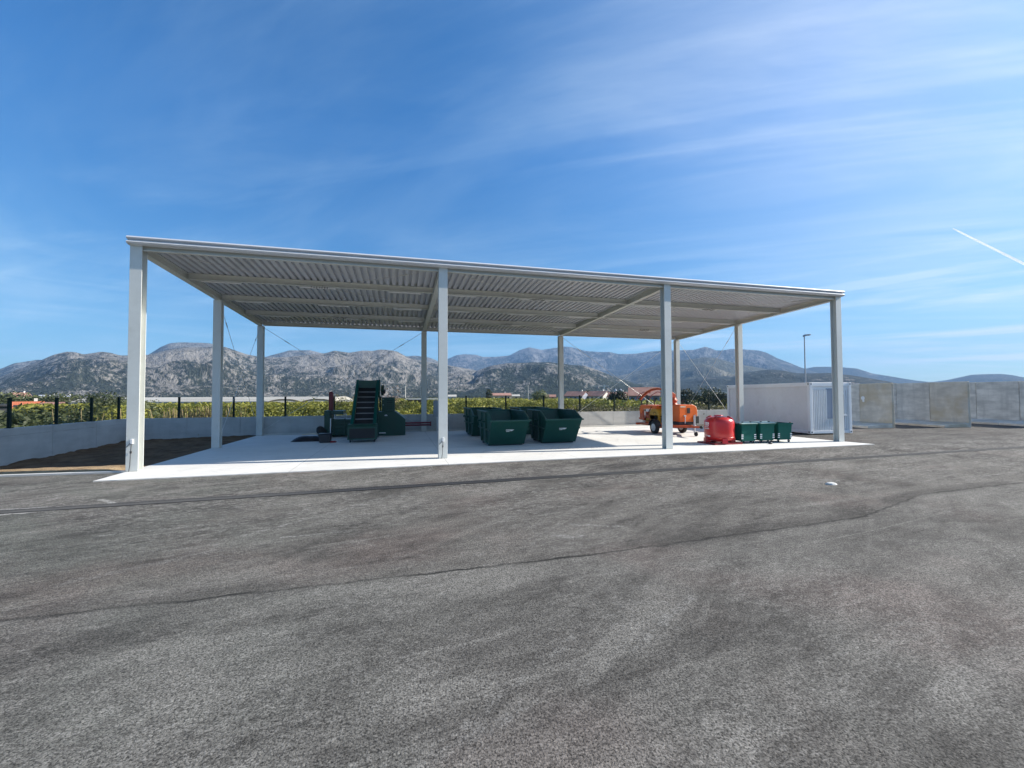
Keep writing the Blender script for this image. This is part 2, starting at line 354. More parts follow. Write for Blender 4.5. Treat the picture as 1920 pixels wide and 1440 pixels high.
def rock_mat(name, rock, scrub, bias, zr=None, size=1., green=None, soft=.05):
    b = NB(name); p = b.pos(); s = b.sep(p); at = b.node('ShaderNodeAttribute'); at.attribute_name = 'slope'; q = at.outputs['Vector']   # metres along crest / down slope
    n1 = b.noise(q, .030 * size, 5, .66); n2 = b.noise(q, .085 * size, 4, .68, .5); n3 = b.noise(q, .0055 * size, 4, .6, .3); n4 = b.noise(q, .19 * size, 3, .6)
    k = b.math('ADD', b.math('ADD', b.math('MULTIPLY', n1, .34), b.math('MULTIPLY', n2, .50)), b.math('ADD', b.math('MULTIPLY', n3, .50), b.math('MULTIPLY', n4, .26)))
    if zr: k = b.math('ADD', k, b.lerp(b.ramp(s[2], zr[0], zr[1], False), -zr[2], zr[2]))
    f = b.ramp(k, bias - soft, bias + soft)
    r = b.mix(b.ramp(n1, .35, .65), tuple(x * .70 for x in rock), tuple(x * 1.22 for x in rock))
    g = b.mix(b.ramp(n2, .35, .65), tuple(x * .6 for x in scrub), tuple(x * 1.4 for x in scrub))
    if green: g = b.mix(b.ramp(n3, .42, .62), g, green)
    b.bump(n2, .7, 16.)
    return b.set(b.mix(f, g, r), .95, spec=.1)
M['hillA'] = rock_mat('karst_slope', (.185, .172, .152), (.032, .037, .025), .80, (5, 150, .045))
M['hillB'] = rock_mat('karst_cliff', (.15, .145, .135), (.034, .038, .030), .80, (120, 280, .045), .7)
M['hillE'] = rock_mat('wooded_slope', (.16, .152, .138), (.022, .029, .020), .85, (0, 110, .04))
M['hillF'] = rock_mat('grassy_slope', (.14, .13, .105), (.050, .052, .036), .86, None, .6, (.080, .078, .050))
M['hillD'] = rock_mat('far_mountain', (.13, .125, .12), (.024, .028, .026), .83, (60, 480, .04), .45)
M['hillG'] = rock_mat('maquis_slope', (.12, .112, .10), (.018, .024, .020), .90, None, .7)

def house_mat(name, c, var=.08): return paint(name, c, .8, var, .35, dirt=tuple(x * .7 for x in c), dirt_amt=.3)
M['hwhite'] = house_mat('house_render_white', (.62, .60, .56)); M['hcream'] = house_mat('house_render_cream', (.58, .47, .33)); M['hgrey'] = house_mat('house_render_grey', (.30, .32, .38)); M['hblue'] = house_mat('building_blue_grey', (.12, .15, .24))
M['poly'] = house_mat('greenhouse_film', (.42, .405, .36), .05)
def tile_mat(name, c1, c2):
    b = NB(name); p = b.ocoord(); w = b.node('ShaderNodeTexWave'); b.L.new(p, w.inputs[0]); w.inputs['Scale'].default_value = 1.2; w.inputs['Distortion'].default_value = 1.
    k = b.math('ADD', b.math('MULTIPLY', b.noise(p, .8, 5), .8), b.math('MULTIPLY', w.outputs['Fac'], .2))
    return b.set(b.mix(b.ramp(k, .3, .7), c1, c2), .85)
M['tile'] = tile_mat('roof_tiles', (.25, .125, .095), (.36, .20, .155)); M['tile_orange'] = tile_mat('orange_roof_tiles', (.40, .105, .045), (.56, .18, .09))
b_ = NB('contrail_ice'); tr_ = b_.node('ShaderNodeBsdfTranslucent'); tr_.inputs[0].default_value = (.98, .98, .98, 1); b_.set((.95, .95, .95), 1.0, spec=0.); mx_ = b_.node('ShaderNodeMixShader'); mx_.inputs[0].default_value = .75
b_.L.new(b_.bsdf.outputs[0], mx_.inputs[1]); b_.L.new(tr_.outputs[0], mx_.inputs[2]); b_.L.new(mx_.outputs[0], b_.out.inputs[0]); M['trail'] = b_.m

# ------------------------------------------------------------------ ground, yard, slab
mb = MB(); mb.box(-9000, 9000, -9000, 9000, GZ - 1, GZ); tag(obj('ground', mb, M['field']), 'flat open farmland reaching to the hills', 'ground', kind='structure')
mb = MB(); mb.add([(-6.05, -60, 0), (90, -60, 0), (90, 26, 0), (36.6, 26, 0), (36.6, 11.35, 0), (-.23, 11.35, 0), (-.23, .03, 0), (-6.05, .41, 0), (-6.05, -60, GZ), (90, -60, GZ), (90, 26, GZ), (36.6, 26, GZ), (36.6, 11.35, GZ), (-.23, 11.35, GZ), (-.23, .03, GZ), (-6.05, .41, GZ)],
                  [(0, 1, 2, 3, 4, 5, 6, 7)] + [(i, (i + 1) % 8, (i + 1) % 8 + 8, i + 8) for i in range(8)])
tag(obj('yard', mb, M['asphalt']), 'dusty grey asphalt yard with a wavy paving seam', 'yard', kind='structure')
mb = MB(); fe = [(-.22 + 25.24 * t / 160, -1.27 + .25 * t / 160 + (.014 * noise.fractal(Vector((t * .37, 1, 0)), .8, 2, 4) if 0 < t < 160 else 0)) for t in range(161)]
mb.prism(fe + [(24.78, .3), (24.76, 11.04), (-.22, 11.04)], -.15, .022, 'z')
tag(obj('pavement', mb, M['slab']), 'pale concrete floor slab under the open canopy', 'floor slab', kind='structure')
mb = MB(); mb.box(-.2, 24.7, 10.9, 11.02, .022, .10)
tag(obj('kerb', mb, M['kerb'], bevel=.01), 'low concrete kerb along the back of the slab', 'kerb', kind='structure')
mb = MB(); mb.prism([(-6.0, .36), (-.24, -.02), (-.24, .08), (-6.0, .46)], -.1, .05, 'z')
tag(obj('kerb', mb, M['kerb'], bevel=.01), 'thin pale kerb between bare soil and asphalt left of the slab', 'kerb', kind='structure')
# soil bed
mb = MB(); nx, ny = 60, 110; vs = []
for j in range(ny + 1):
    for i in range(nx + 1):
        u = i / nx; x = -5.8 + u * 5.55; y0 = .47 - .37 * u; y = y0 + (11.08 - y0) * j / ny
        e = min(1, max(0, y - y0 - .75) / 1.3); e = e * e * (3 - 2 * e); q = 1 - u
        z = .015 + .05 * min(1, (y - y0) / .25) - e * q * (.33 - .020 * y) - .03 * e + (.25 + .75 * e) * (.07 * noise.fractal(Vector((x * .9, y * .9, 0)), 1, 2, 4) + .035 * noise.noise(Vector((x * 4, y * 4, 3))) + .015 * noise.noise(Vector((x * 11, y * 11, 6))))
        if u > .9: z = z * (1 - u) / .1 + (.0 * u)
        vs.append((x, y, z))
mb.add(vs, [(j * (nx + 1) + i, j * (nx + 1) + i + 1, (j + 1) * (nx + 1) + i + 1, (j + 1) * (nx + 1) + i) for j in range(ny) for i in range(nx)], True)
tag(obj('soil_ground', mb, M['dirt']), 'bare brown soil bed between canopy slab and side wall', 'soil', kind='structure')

# drain channel
dr = thing('drain_channel', 'long narrow drain channel with dark slotted grating across the asphalt', 'drain', (0, -4.1, 0))
ang = math.atan(.03); Rz = Matrix.Rotation(ang, 4, 'Z')
mb = MB(); mb.box(-6, 40, -.13, .13, -.05, .006, Rz); obj('channel', mb, M['drain'], dr)
mb = MB()
for x0, x1 in ((-6, 40),):
    n = int((x1 - x0) / .06)
    for i in range(n):
        x = x0 + i * .06
        if 1 < noise.noise(Vector((x * .25, 4, 0))) * 0 + 2: mb.box(x, x + .034, -.085, .085, .004, .012, Rz)
    mb.box(x0, x1, -.13, -.09, .004, .014, Rz); mb.box(x0, x1, .09, .13, .004, .014, Rz)
obj('grating', mb, M['drain'], dr)
mb = MB(); vs = []
for k in range(3):
    for i in range(9):
        a = 2 * math.pi * i / 9; r = (.10, .075, .03)[k] * (1 + .25 * noise.noise(Vector((i * 1.3, k, 2)))); vs.append((r * math.cos(a) * 1.3, r * math.sin(a), (0.0, .03, .045)[k]))
mb.add(vs, [(k * 9 + i, k * 9 + (i + 1) % 9, (k + 1) * 9 + (i + 1) % 9, (k + 1) * 9 + i) for k in range(2) for i in range(9)] + [tuple(range(18, 27))])
tag(obj('stone', mb, M['kerb'], loc=(16.1, -6.28, .001)), 'small pale stone lying alone on the asphalt', 'stone')

# ------------------------------------------------------------------ canopy
CX = [-.09, 8.16, 16.41, 24.67]; CY = [.11, 5.44, 10.77]
bz = lambda y: 5.985 - .03 * y               # underside of the roof beams
BH = .235
can = thing('steel_canopy', 'large open-sided steel canopy with corrugated flat roof on tall light grey columns', 'canopy')
def ibeam(mb, a, b, w, h, t=.016, web=.012):
    """I-section from a to b (points on the underside), flanges horizontal"""
    a = Vector(a); b = Vector(b); d = (b - a).normalized(); u = Vector((d.y, -d.x, 0)).normalized(); z = Vector((0, 0, 1))
    for w_, z0, z1 in ((w, 0, t), (web, t, h - t), (w, h - t, h)):
        vs = [p + u * sx * w_ / 2 + z * zz for p in (a, b) for sx, zz in ((-1, z0), (1, z0), (1, z1), (-1, z1))]
        mb.add(vs, [(0, 3, 2, 1), (4, 5, 6, 7), (0, 1, 5, 4), (1, 2, 6, 5), (2, 3, 7, 6), (3, 0, 4, 7)])
def column(x, y):
    top = (bz(y) - .004) if y > 1 else 6.235; mb = MB(); w, dp, t = .28, .26, .018
    mb.box(x - w / 2, x + w / 2, y - dp / 2, y - dp / 2 + t, .03, top); mb.box(x - w / 2, x + w / 2, y + dp / 2 - t, y + dp / 2, .03, top)
    mb.box(x - .007, x + .007, y - dp / 2 + t, y + dp / 2 - t, .03, top)
    mb.box(x - w / 2, x + w / 2, y - dp / 2 - .0, y + dp / 2, .022, .0415)
    mb.box(x - w / 2 + .002, x + w / 2 - .002, y - dp / 2 + .002, y + dp / 2 - .002, top - .03, top + .002)
    return obj('column', mb, M['steel'], can, bevel=.003)
cols = []
for i, x in enumerate(CX):
    for j, y in enumerate(CY):
        if j == 1 and i in (1, 2): continue
        cols.append(column(x, y))
for i, x in enumerate(CX):                                            # frames along the depth
    mb = MB(); ibeam(mb, (x, .245, bz(.245)), (x, 10.89, bz(10.89)), .2, BH); obj('frame_beam', mb, M['steel'], can)
LY = [.09, 2.72, 5.44, 8.10, 10.80]
for i in range(3):
    for k, y in enumerate(LY):
        mb = MB(); x0, x1 = CX[i] + (.104), CX[i + 1] - (.104); h = .20
        ibeam(mb, (x0, y, bz(y) + .03), (x1, y, bz(y) + .03), .12, h, .012, .01); obj('cross_beam', mb, M['steel'], can)
# corrugated deck
mb = MB(); x = -.2; prof = []
while x < 24.86:
    for dx, dz in ((0, 0), (.118, 0), (.13, .095), (.213, .095)):
        prof.append((x + dx, dz))
    x += .225
y0, y1 = -.02, 10.95; zt = lambda y: bz(y) + BH + .004
vs = [(px, y0, zt(y0) + dz) for px, dz in prof] + [(px, y1, zt(y1) + dz) for px, dz in prof]; n = len(prof)
mb.add(vs, [(i, i + 1, n + i + 1, n + i) for i in range(n - 1)]); obj('roof_deck', mb, M['deck'], can)
mb = MB(); mb.prism([(-.024, 6.35), (-.08, 6.35), (-.14, 6.335), (-.17, 6.295), (-.15, 6.265), (-.09, 6.25), (-.09, 6.225), (-.14, 6.21), (-.17, 6.175), (-.15, 6.14), (-.09, 6.12), (-.024, 6.11)], -.25, 24.85)
obj('front_fascia', mb, M['silver'], can)
mb = MB(); mb.box(-.25, 24.85, 10.96, 10.98, bz(10.9) + .10, bz(10.9) + BH + .16); obj('rear_trim', mb, M['silver'], can)
for xx in (-.235, 24.845):
    mb = MB(); s0, s1 = -.02, 10.955
    mb.prism([(s0, bz(s0) + BH - .06), (s1, bz(s1) + BH - .06), (s1, bz(s1) + BH + .135), (s0, bz(s0) + BH + .135)], xx - .008, xx + .008); obj('side_trim', mb, M['silver'], can)
def rod(a, b, r=.009, sag=0):
    mb = MB(); a = Vector(a); b = Vector(b)
    pts = [a.lerp(b, t / 10) - Vector((0, 0, sag * 4 * (t / 10) * (1 - t / 10))) for t in range(11)]
    mb.tube(pts, r, 6); p = a.lerp(b, .12) - Vector((0, 0, sag * .42)); q = a.lerp(b, .15) - Vector((0, 0, sag * .51)); mb.tube([p, q], r * 2.2, 6)
    return obj('bracing_rod', mb, M['rod'], can)
for i in range(3):
    for j in range(2):
        ya, yb = CY[j] + .12, CY[j + 1] - .12; xa, xb = CX[i] + .15, CX[i + 1] - .15
        za, zb = bz(ya) + .15, bz(yb) + .15
        rod((xa, ya, za), (xb, yb, zb), .007, .10); rod((xb, ya, za), (xa, yb, zb), .007, .115)
        mb = MB(); xm, ym = (xa + xb) / 2, (ya + yb) / 2; zm = bz(ym) + .03
        pts = [(xm - .32 + .64 * t / 24, ym + .10 * math.sin(t * 1.9), zm + .01 + .05 * math.cos(t * 1.9)) for t in range(25)]
        mb.tube(pts, .010, 5); obj('cable_loop', mb, M['dark'], can)
for x in (CX[0], CX[3]):
    rod((x, CY[1] + .14, bz(5.5) - .10), (x, CY[2] - .14, .25), .009); rod((x, CY[2] - .14, bz(10.7) - .10), (x, CY[1] + .14, .25), .009)
for i in (0, 2):
    y = 10.77
    rod((CX[i] + .16, y, bz(y) - .10), (CX[i + 1] - .16, y, .3), .010); rod((CX[i + 1] - .16, y + .03, bz(y) - .10), (CX[i] + .16, y + .03, .3), .010)
# earthing straps on two front columns
for i, hz in ((0, .82), (1, .62)):
    x = CX[i]; y = CY[0] - .13
    mb = MB(); mb.box(x - .03, x + .03, y - .035, y - .001, hz - .06, hz + .07); bxo = obj('junction_box', mb, M['lamp_white'], can, bevel=.006)
    mb = MB(); mb.tube([(x - .01, y - .02, hz - .06), (x - .02, y - .03, hz * .6), (x - .03, y - .025, hz * .25), (x - .05, y - .03, .03)], .008, 6)
    mb.box(x - .035, x + .0, y - .034, y - .012, hz * .66 - .03, hz * .66 + .03); mb.tube([(x - .02, y - .03, hz - .03), (x - .13, y - .02, hz - .15)], .007, 5); obj('cable', mb, M['dark'], bxo)
# strip lights
proto = None
LX = [[.10, .50, .86], [.16, .52, .84], [.14, .55, .86]]
for i in range(3):
    for k, y in enumerate(LY[1:4]):
        for m in range(3):
            x = CX[i] + (CX[i + 1] - CX[i]) * (.12 + .37 * m + .02 * k); z = bz(y) + .035; loc = (x, y + .17, z)
            if proto is None:
                proto = thing('strip_light', 'slim white strip light mounted under the corrugated canopy roof', 'strip light', loc, 0, 'strip lights under the canopy roof')
                mb = MB(); mb.box(-.62, .62, -.035, .035, .0, .05); obj('housing', mb, M['lamp_white'], proto, bevel=.008)
                mb = MB(); mb.prism([(-.045, .0), (.045, .0), (.03, -.028), (-.03, -.028)], -.6, .6); obj('diffuser', mb, M['lamp_white'], proto)
                for hx in (-.4, .4): mb = MB(); mb.box(hx - .012, hx + .012, -.012, .012, .05, .19); obj('hanger', mb, M['galv'], proto)
            else: copy_tree(proto, loc)

# ------------------------------------------------------------------ walls and fence
def panel_wall(name, label, a, b, h, z0, th, step, line=None):
    a = Vector(a); b = Vector(b); L = (b - a).length; d = (b - a).normalized(); rz = math.atan2(d.y, d.x)
    mb = MB(); n = max(1, round(L / step)); s = L / n
    for i in range(n):
        g = .007
        mb.box(i * s + g, (i + 1) * s - g, 0, th, z0, (h - line) if line else h)
        if line: mb.box(i * s + g, (i + 1) * s - g, .004, th, h - line + .012, h)
    mb.box(0, L, .02, th - .02, z0, h - .012)
    return tag(obj(name, mb, M['wallc'], loc=(a.x, a.y, 0), rot=rz, bevel=.006), label, 'wall')
panel_wall('concrete_wall', 'low grey concrete wall running along the left side beside the soil bed', (-5.8, -20, 0), (-5.8, 11.1, 0), .98, GZ, .22, 2.4, .26)
panel_wall('concrete_wall', 'long low concrete wall behind the canopy slab below the orchard', (-5.8, 11.1, 0), (36.6, 11.1, 0), .965, GZ, .22, 2.42)
def fence(label, posts, z0, inner):
    t = thing('mesh_fence', label, 'fence', (0, 0, 0))
    for p in posts:
        mb = MB(); mb.box(p[0] - .04, p[0] + .04, p[1] - .04, p[1] + .04, z0, 2.0); mb.box(p[0] - .045, p[0] + .045, p[1] - .045, p[1] + .045, 2.0, 2.015); mb.box(p[0] - .08, p[0] + .08, p[1] - .08, p[1] + .08, z0 - .002, z0 + .012)
        obj('post', mb, M['fence'], t)
    mb = MB(); a = Vector((*posts[0], 0)); b = Vector((*posts[-1], 0)); L = (b - a).length; d = (b - a) / L
    for z in (1.08, 1.28, 1.48, 1.68, 1.88, 1.96): mb.bar(a + Vector((0, 0, z)), b + Vector((0, 0, z)), .006)
    for i in range(int(L / .05)):
        p = a + d * (i * .05); mb.bar(p + Vector((0, 0, 1.03)), p + Vector((0, 0, 1.97)), .0035)
    obj('mesh_panel', mb, M['fence'], t)
fence('dark green wire mesh fence on top of the low wall at the left', [(-5.92, y) for y in [-19.4 + 2.0 * i for i in range(0, 10)] + [.6, 2.6, 4.61, 6.65, 8.57, 10.4]], .985, 1)
fence('dark green wire mesh fence on top of the wall behind the canopy', [(-3.84 + 2.41 * i, 11.21) for i in range(17)], .968, 1)

# ------------------------------------------------------------------ skips
def make_skip(label, loc, rz):
    t = thing('skip_container', label, 'skip', loc, rz, 'open green skips on the slab')
    P0, P1, P2, P3, P4 = (0, .06), (-.68, 1.02), (.10, 1.34), (2.25, 1.34), (1.68, .06)   # (y, z)
    W0, W1 = .725, .765
    hw = lambda z: W0 + (W1 - W0) * z / 1.34
    side = [P0, P1, P2, P3, P4]
    mb = MB()
    for sg in (-1, 1):
        a = [Vector((sg * hw(z), y, z)) for y, z in side]; c = [Vector((sg * (hw(z) - .012), y, z)) for y, z in side]
        n = 5; mb.add(a + c, [tuple(range(n)), tuple(range(2 * n - 1, n - 1, -1))] + [(i, (i + 1) % n, (i + 1) % n + n, i + n) for i in range(n)])
    def plate(p, q, th=.012):
        dy, dz = q[0] - p[0], q[1] - p[1]; L = math.hypot(dy, dz); ny, nz = -dz / L * th, dy / L * th
        vs = [(sx * (hw(z) - .013), y, z) for (y, z) in (p, q) for sx in (-1, 1)] + [(sx * (hw(z) - .013), y + ny, z + nz) for (y, z) in (p, q) for sx in (-1, 1)]
        mb.add(vs, [(0, 1, 3, 2), (4, 6, 7, 5), (0, 2, 6, 4), (1, 5, 7, 3), (0, 4, 5, 1), (2, 3, 7, 6)])
    plate(P0, P1); plate(P0, P4); plate(P4, P3)
    obj('body', mb, M['dkgreen'], t)
    mb = MB()
    for sg in (-1, 1):
        pr = [Vector((sg * hw(z), y, z)) for y, z in (P1, P2, P3)]
        for p, q in zip(pr, pr[1:]): mb.bar(p, q, .07, .05)
    mb.bar((-hw(1.02) - .07, P1[0], P1[1]), (hw(1.02) + .07, P1[0], P1[1]), .06, .06); mb.bar((-hw(1.34), P3[0], P3[1]), (hw(1.34), P3[0], P3[1]), .06, .06)
    obj('rim', mb, M['dkgreen'], t, bevel=.008)
    for sg in (-1, 1):
        for y in (.35, 1.25):
            mb = MB(); x = sg * (hw(.7) + .03); mb.box(x - .032, x + .032, y - .05, y + .05, .12, 1.30); obj('side_rib', mb, M['dkgreen'], t, bevel=.008)
        mb = MB(); x = sg * (hw(.6) + .025); mb.prism([(-.36, .62), (-.36, .68), (1.95, .68), (1.95, .62)], x - .03, x + .03); obj('side_rail', mb, M['dkgreen'], t)
        for y in (.35, 1.25):
            mb = MB(); x0 = sg * (hw(.9) + .06); mb.lathe([(.035, 0), (.035, .10), (.06, .10), (.06, .125), (.0, .125)] if sg > 0 else [(.035, 0), (.035, -.10), (.06, -.10), (.06, -.125), (.0, -.125)], (x0, y, .95), 12, 'x'); obj('lifting_lug', mb, M['dkgreen'], t)
    for y in (.25, 1.4):
        mb = MB(); mb.box(-.7, .7, y - .06, y + .06, 0, .062); obj('skid', mb, M['dark'], t)
    # emblem on the sloping front plate: two swept white strokes
    mb = MB(); n = Vector((0, -.96, -.68)).normalized(); e = Vector((0, -.68, .96)).normalized(); o = Vector((.02, -.40, .64)) + n * .024
    def sh(pts):
        top = [o + Vector((u, 0, 0)) + e * v for u, v in pts]; k = len(top); mb.add(top + [p - n * .005 for p in top], [tuple(range(k))] + [(i, (i + 1) % k, (i + 1) % k + k, i + k) for i in range(k)])
    sh([(-.16, .045), (-.16, .015), (.02, .012), (.03, -.03), (.10, -.02), (.17, .045), (.06, .05)]); sh([(-.15, -.035), (-.12, -.055), (-.02, -.05), (.015, -.005), (-.05, -.018)])
    obj('emblem', mb, M['white'], t)
    return t
sk = make_skip('green open skip at the front, nearest the middle front column', (10.95, 2.80, .022), 0)
copy_tree(sk, (13.24, 2.98, .022), R(-2), 'green open skip at the front with bright slab on its right')
copy_tree(sk, (10.98, 6.98, .022), R(1), 'green open skip standing behind the front skip nearest the middle column')
copy_tree(sk, (13.50, 7.05, .022), R(-1), 'green open skip almost hidden behind the front skip beside the bright slab')

# ------------------------------------------------------------------ red tank
tk = thing('red_tank', 'round red tank with domed top and white lettering on a red skid', 'tank', (19.47, 1.0, .022), R(0))
mb = MB(); mb.lathe([(.0, .11), (.38, .12), (.51, .17), (.56, .26), (.565, .5), (.565, .84), (.55, .93), (.49, 1.01), (.38, 1.07), (.20, 1.11), (.0, 1.12)], n=40); obj('body', mb, M['red'], tk)
mb = MB(); mb.lathe([(.563, .265), (.573, .272), (.573, .288), (.563, .295)], n=40); obj('weld_band', mb, M['red'], tk)
mb = MB(); mb.lathe([(.17, 1.08), (.17, 1.135), (.15, 1.15), (.0, 1.15)], (0.05, .1, 0), n=24); hatch = obj('hatch', mb, M['red'], tk)
for a in (-150, -60, 30, 120):
    mb = MB(); Mx = Matrix.Rotation(R(a), 4, 'Z'); mb.prism([(.30, 1.05), (.50, .97), (.52, 1.03), (.40, 1.12), (.32, 1.13)], -.03, .03, 'y', Mx); obj('lifting_eye', mb, M['red'], tk)
for a in (-110, -20, 70, 160):
    mb = MB(); Mx = Matrix.Rotation(R(a), 4, 'Z'); mb.prism([(.36, .05), (.60, .05), (.58, .24), (.40, .17)], -.10, .10, 'y', Mx); obj('foot', mb, M['red'], tk)
mb = MB()
for yy in (-.45, .45): mb.box(-.66, .66, yy - .06, yy + .06, 0, .06)
for xx in (-.6, .6): mb.box(xx - .06, xx + .06, -.389, .389, 0, .055)
obj('skid', mb, M['dkred'], tk, bevel=.006)
mb = MB()
def glyph(a0, a1, z0, z1):
    n = 4; vs = []
    for i in range(n + 1):
        a = R(a0 + (a1 - a0) * i / n); vs += [(.5675 * math.cos(a), .5675 * math.sin(a), z0), (.5675 * math.cos(a), .5675 * math.sin(a), z1)]
    mb.add(vs, [(2 * i, 2 * i + 2, 2 * i + 3, 2 * i + 1) for i in range(n)])
A0 = -201
for i, w in enumerate((2, 1.2, 2, 1.2, 2, 1.2, 2)): glyph(A0 + i * 4.3, A0 + i * 4.3 + 3.2, .80, .87) if i % 3 != 1 else (glyph(A0 + i * 4.3, A0 + i * 4.3 + 1.2, .80, .87), glyph(A0 + i * 4.3 + 1.3, A0 + i * 4.3 + 3.2, .85, .87))
for i in range(7): glyph(A0 + i * 4.3, A0 + i * 4.3 + (3.3 if i % 2 else 2.2), .735, .785)
for i in range(9): glyph(A0 + i * 3.0, A0 + i * 3.0 + 2.2, .665, .695)
for i in range(10): glyph(A0 + i * 3.0, A0 + i * 3.0 + 2.3, .60, .63)
obj('lettering', mb, M['white'], tk, normals=False)
mb = MB(); glyph(-194, -178, .335, .352); glyph(-179, -167, .295, .345); glyph(-189, -172, .275, .292); obj('emblem', mb, M['white'], tk, normals=False)

# ------------------------------------------------------------------ wheeled bins
def make_bin(label, loc, lid, rz=0):
    t = thing('waste_bin', label, 'bin', loc, rz, 'small green wheeled bins on the slab')
    mb = MB(); w, d, z0, z1 = .355, .70, .11, .80
    a = [(-w + .03, .03, z0), (w - .03, .03, z0), (w - .03, d - .03, z0), (-w + .03, d - .03, z0)]; c = [(-w, 0, z1), (w, 0, z1), (w, d, z1), (-w, d, z1)]
    q = [(-w + .02, .02, z1), (w - .02, .02, z1), (w - .02, d - .02, z1), (-w + .02, d - .02, z1)]; e = [(-w + .05, .05, z0 + .02), (w - .05, .05, z0 + .02), (w - .05, d - .05, z0 + .02), (-w + .05, d - .05, z0 + .02)]
    f = [(3, 2, 1, 0)]
    for s_ in (0, 4, 8): f += [(s_ + i, s_ + (i + 1) % 4, s_ + 4 + (i + 1) % 4, s_ + 4 + i) for i in range(4)]
    f.append((12, 13, 14, 15)); mb.add(a + c + q + e, f); obj('body', mb, M['bin'], t, bevel=.012)
    mb = MB(); mb.box(-w - .03, w + .03, -.035, .0, z1 - .05, z1); mb.box(-w - .03, w + .03, d, d + .035, z1 - .05, z1); mb.box(-w - .035, -w, 0, d, z1 - .05, z1); mb.box(w, w + .035, 0, d, z1 - .05, z1); obj('rim', mb, M['bin'], t, bevel=.008)
    if lid:
        mb = MB(); mb.prism([(-.05, z1 + .002), (d + .05, z1 + .002), (d + .05, z1 + .03), (d * .5, z1 + .075), (-.05, z1 + .03)], -w - .04, w + .04); l = obj('lid', mb, M['binlid'], t, bevel=.008)
        for px in (-.16, .24): mb = MB(); mb.box(px - .035, px + .035, d * .25 - .02, d * .25 + .02, z1 + .05, z1 + .085); obj('knob', mb, M['black'], l, bevel=.005)
    for px in (-w - .035, w + .035):
        mb = MB(); mb.lathe([(.028, -.03), (.028, .03), (.018, .035)] if px > 0 else [(.018, -.035), (.028, -.03), (.028, .03)], (px, .12, z1 + .0), 10, 'x'); obj('trunnion', mb, M['black'], t)
    for px in (-w + .045, w - .045):
        for i in range(3):
            z = .20 + i * .072; xs = px; off = .03 * (1 - (z - z0) / (z1 - z0)) - .003
            mb = MB(); mb.box(xs - .045 if px > 0 else xs - .05, xs + .05 if px > 0 else xs + .045, off - .006, off + .004, z, z + .036); obj('reflector', mb, M['white'], t)
    for px in (-w + .08, w - .08):
        for py in (.1, d - .1):
            mb = MB(); mb.lathe([(.02, -.02), (.05, -.018), (.05, .018), (.02, .02)], (px, py, .05), 14, 'x'); wl = obj('caster', mb, M['black'], t)
            mb = MB(); mb.box(px - .03, px - .022, py - .02, py + .02, .04, .115); mb.box(px + .022, px + .03, py - .02, py + .02, .04, .115); obj('fork', mb, M['galv'], wl)
    return t
make_bin('small green wheeled bin with pale lid standing against the red tank', (20.44, .47, .022), True)
make_bin('small green wheeled bin with pale lid in the middle of the row of three', (21.33, .44, .022), True)
make_bin('small green wheeled bin without a lid at the outer end of the row', (22.26, .47, .022), False)
mb = MB(); mb.lathe([(.01, 0), (.07, .01), (.085, .04), (.05, .075), (.0, .08)], (0, 0, 0), 9); tag(obj('scrap_lump', mb, M['dark'], loc=(21.22, .22, .022)), 'small dark lump of scrap lying before the middle bin', 'scrap')

# ------------------------------------------------------------------ container cabin
cu = Vector((math.sin(R(94.8)), math.cos(R(94.8)), 0)); 
cc = thing('cabin_container', 'white site cabin container with ribbed front panel and grey shutter', 'container', (26.42, 2.84, .0), R(-4.8))
Wc, Lc, Hc = 2.44, 6.06, 2.60
mb = MB(); mb.box(.07, Wc - .07, .07, Lc - .07, .16, Hc - .13)
obj('wall', mb, M['cont'], cc)
mb = MB()
for x0 in (0, Wc - .15):
    for y0 in (0, Lc - .15): mb.box(x0, x0 + .15, y0, y0 + .15, .055, Hc - .004)
for z0, z1 in ((.06, .20), (Hc - .2, Hc - .01)):
    for y0 in (.012, Lc - .132): mb.box(.15, Wc - .15, y0, y0 + .12, z0, z1)
    for x0 in (.012, Wc - .132): mb.box(x0, x0 + .12, .15, Lc - .15, z0, z1)
obj('frame', mb, M['cont_white'], cc, bevel=.012)
for x0 in (-.006, Wc - .164):
    for y0 in (-.006, Lc - .164):
        for z0 in (.05, Hc - .165):
            mb = MB(); mb.box(x0, x0 + .17, y0, y0 + .17, z0, z0 + .165); cb = obj('corner_casting', mb, M['cont_white'], cc, bevel=.01)
            mb = MB(); mb.lathe([(.035, -.002), (.035, .004)], (x0 + .085, (y0 - .004) if y0 < 1 else y0 + .174, z0 + .085), 14, 'y'); mb.lathe([(.035, -.002), (.035, .004)], ((x0 - .004) if x0 < 1 else x0 + .174, y0 + .085, z0 + .085), 14, 'x'); obj('locking_hole', mb, M['dark'], cb)
mb = MB(); mb.box(.05, Wc - .05, .05, Lc - .05, Hc - .045, Hc + .0); obj('roof', mb, M['cont_white'], cc)
mb = MB(); x = .16                                                  # ribbed end panel
while x < Wc - .17:
    if x < 1.0 or x > 2.05 : mb.box(x, x + .045, .028, .075, .22, Hc - .36)
    else: mb.box(x, x + .045, .028, .075, .22, .76)
    x += .10
mb.box(.15, Wc - .15, .05, .072, Hc - .36, Hc - .2)
obj('front_panel', mb, M['cont_white'], cc)
mb = MB(); mb.box(.98, 1.42, .030, .072, .80, Hc - .30); sh = obj('shutter', mb, M['shutter'], cc, bevel=.006)
mb = MB(); mb.box(1.46, 1.54, .02, .072, .98, Hc - .21); mb.box(2.02, 2.10, .02, .072, .98, Hc - .21); mb.box(1.54, 2.02, .02, .072, 2.02, 2.10); mb.box(1.40, 2.15, -.01, .072, .92, .98); wf = obj('window', mb, M['cont_white'], cc, bevel=.006)
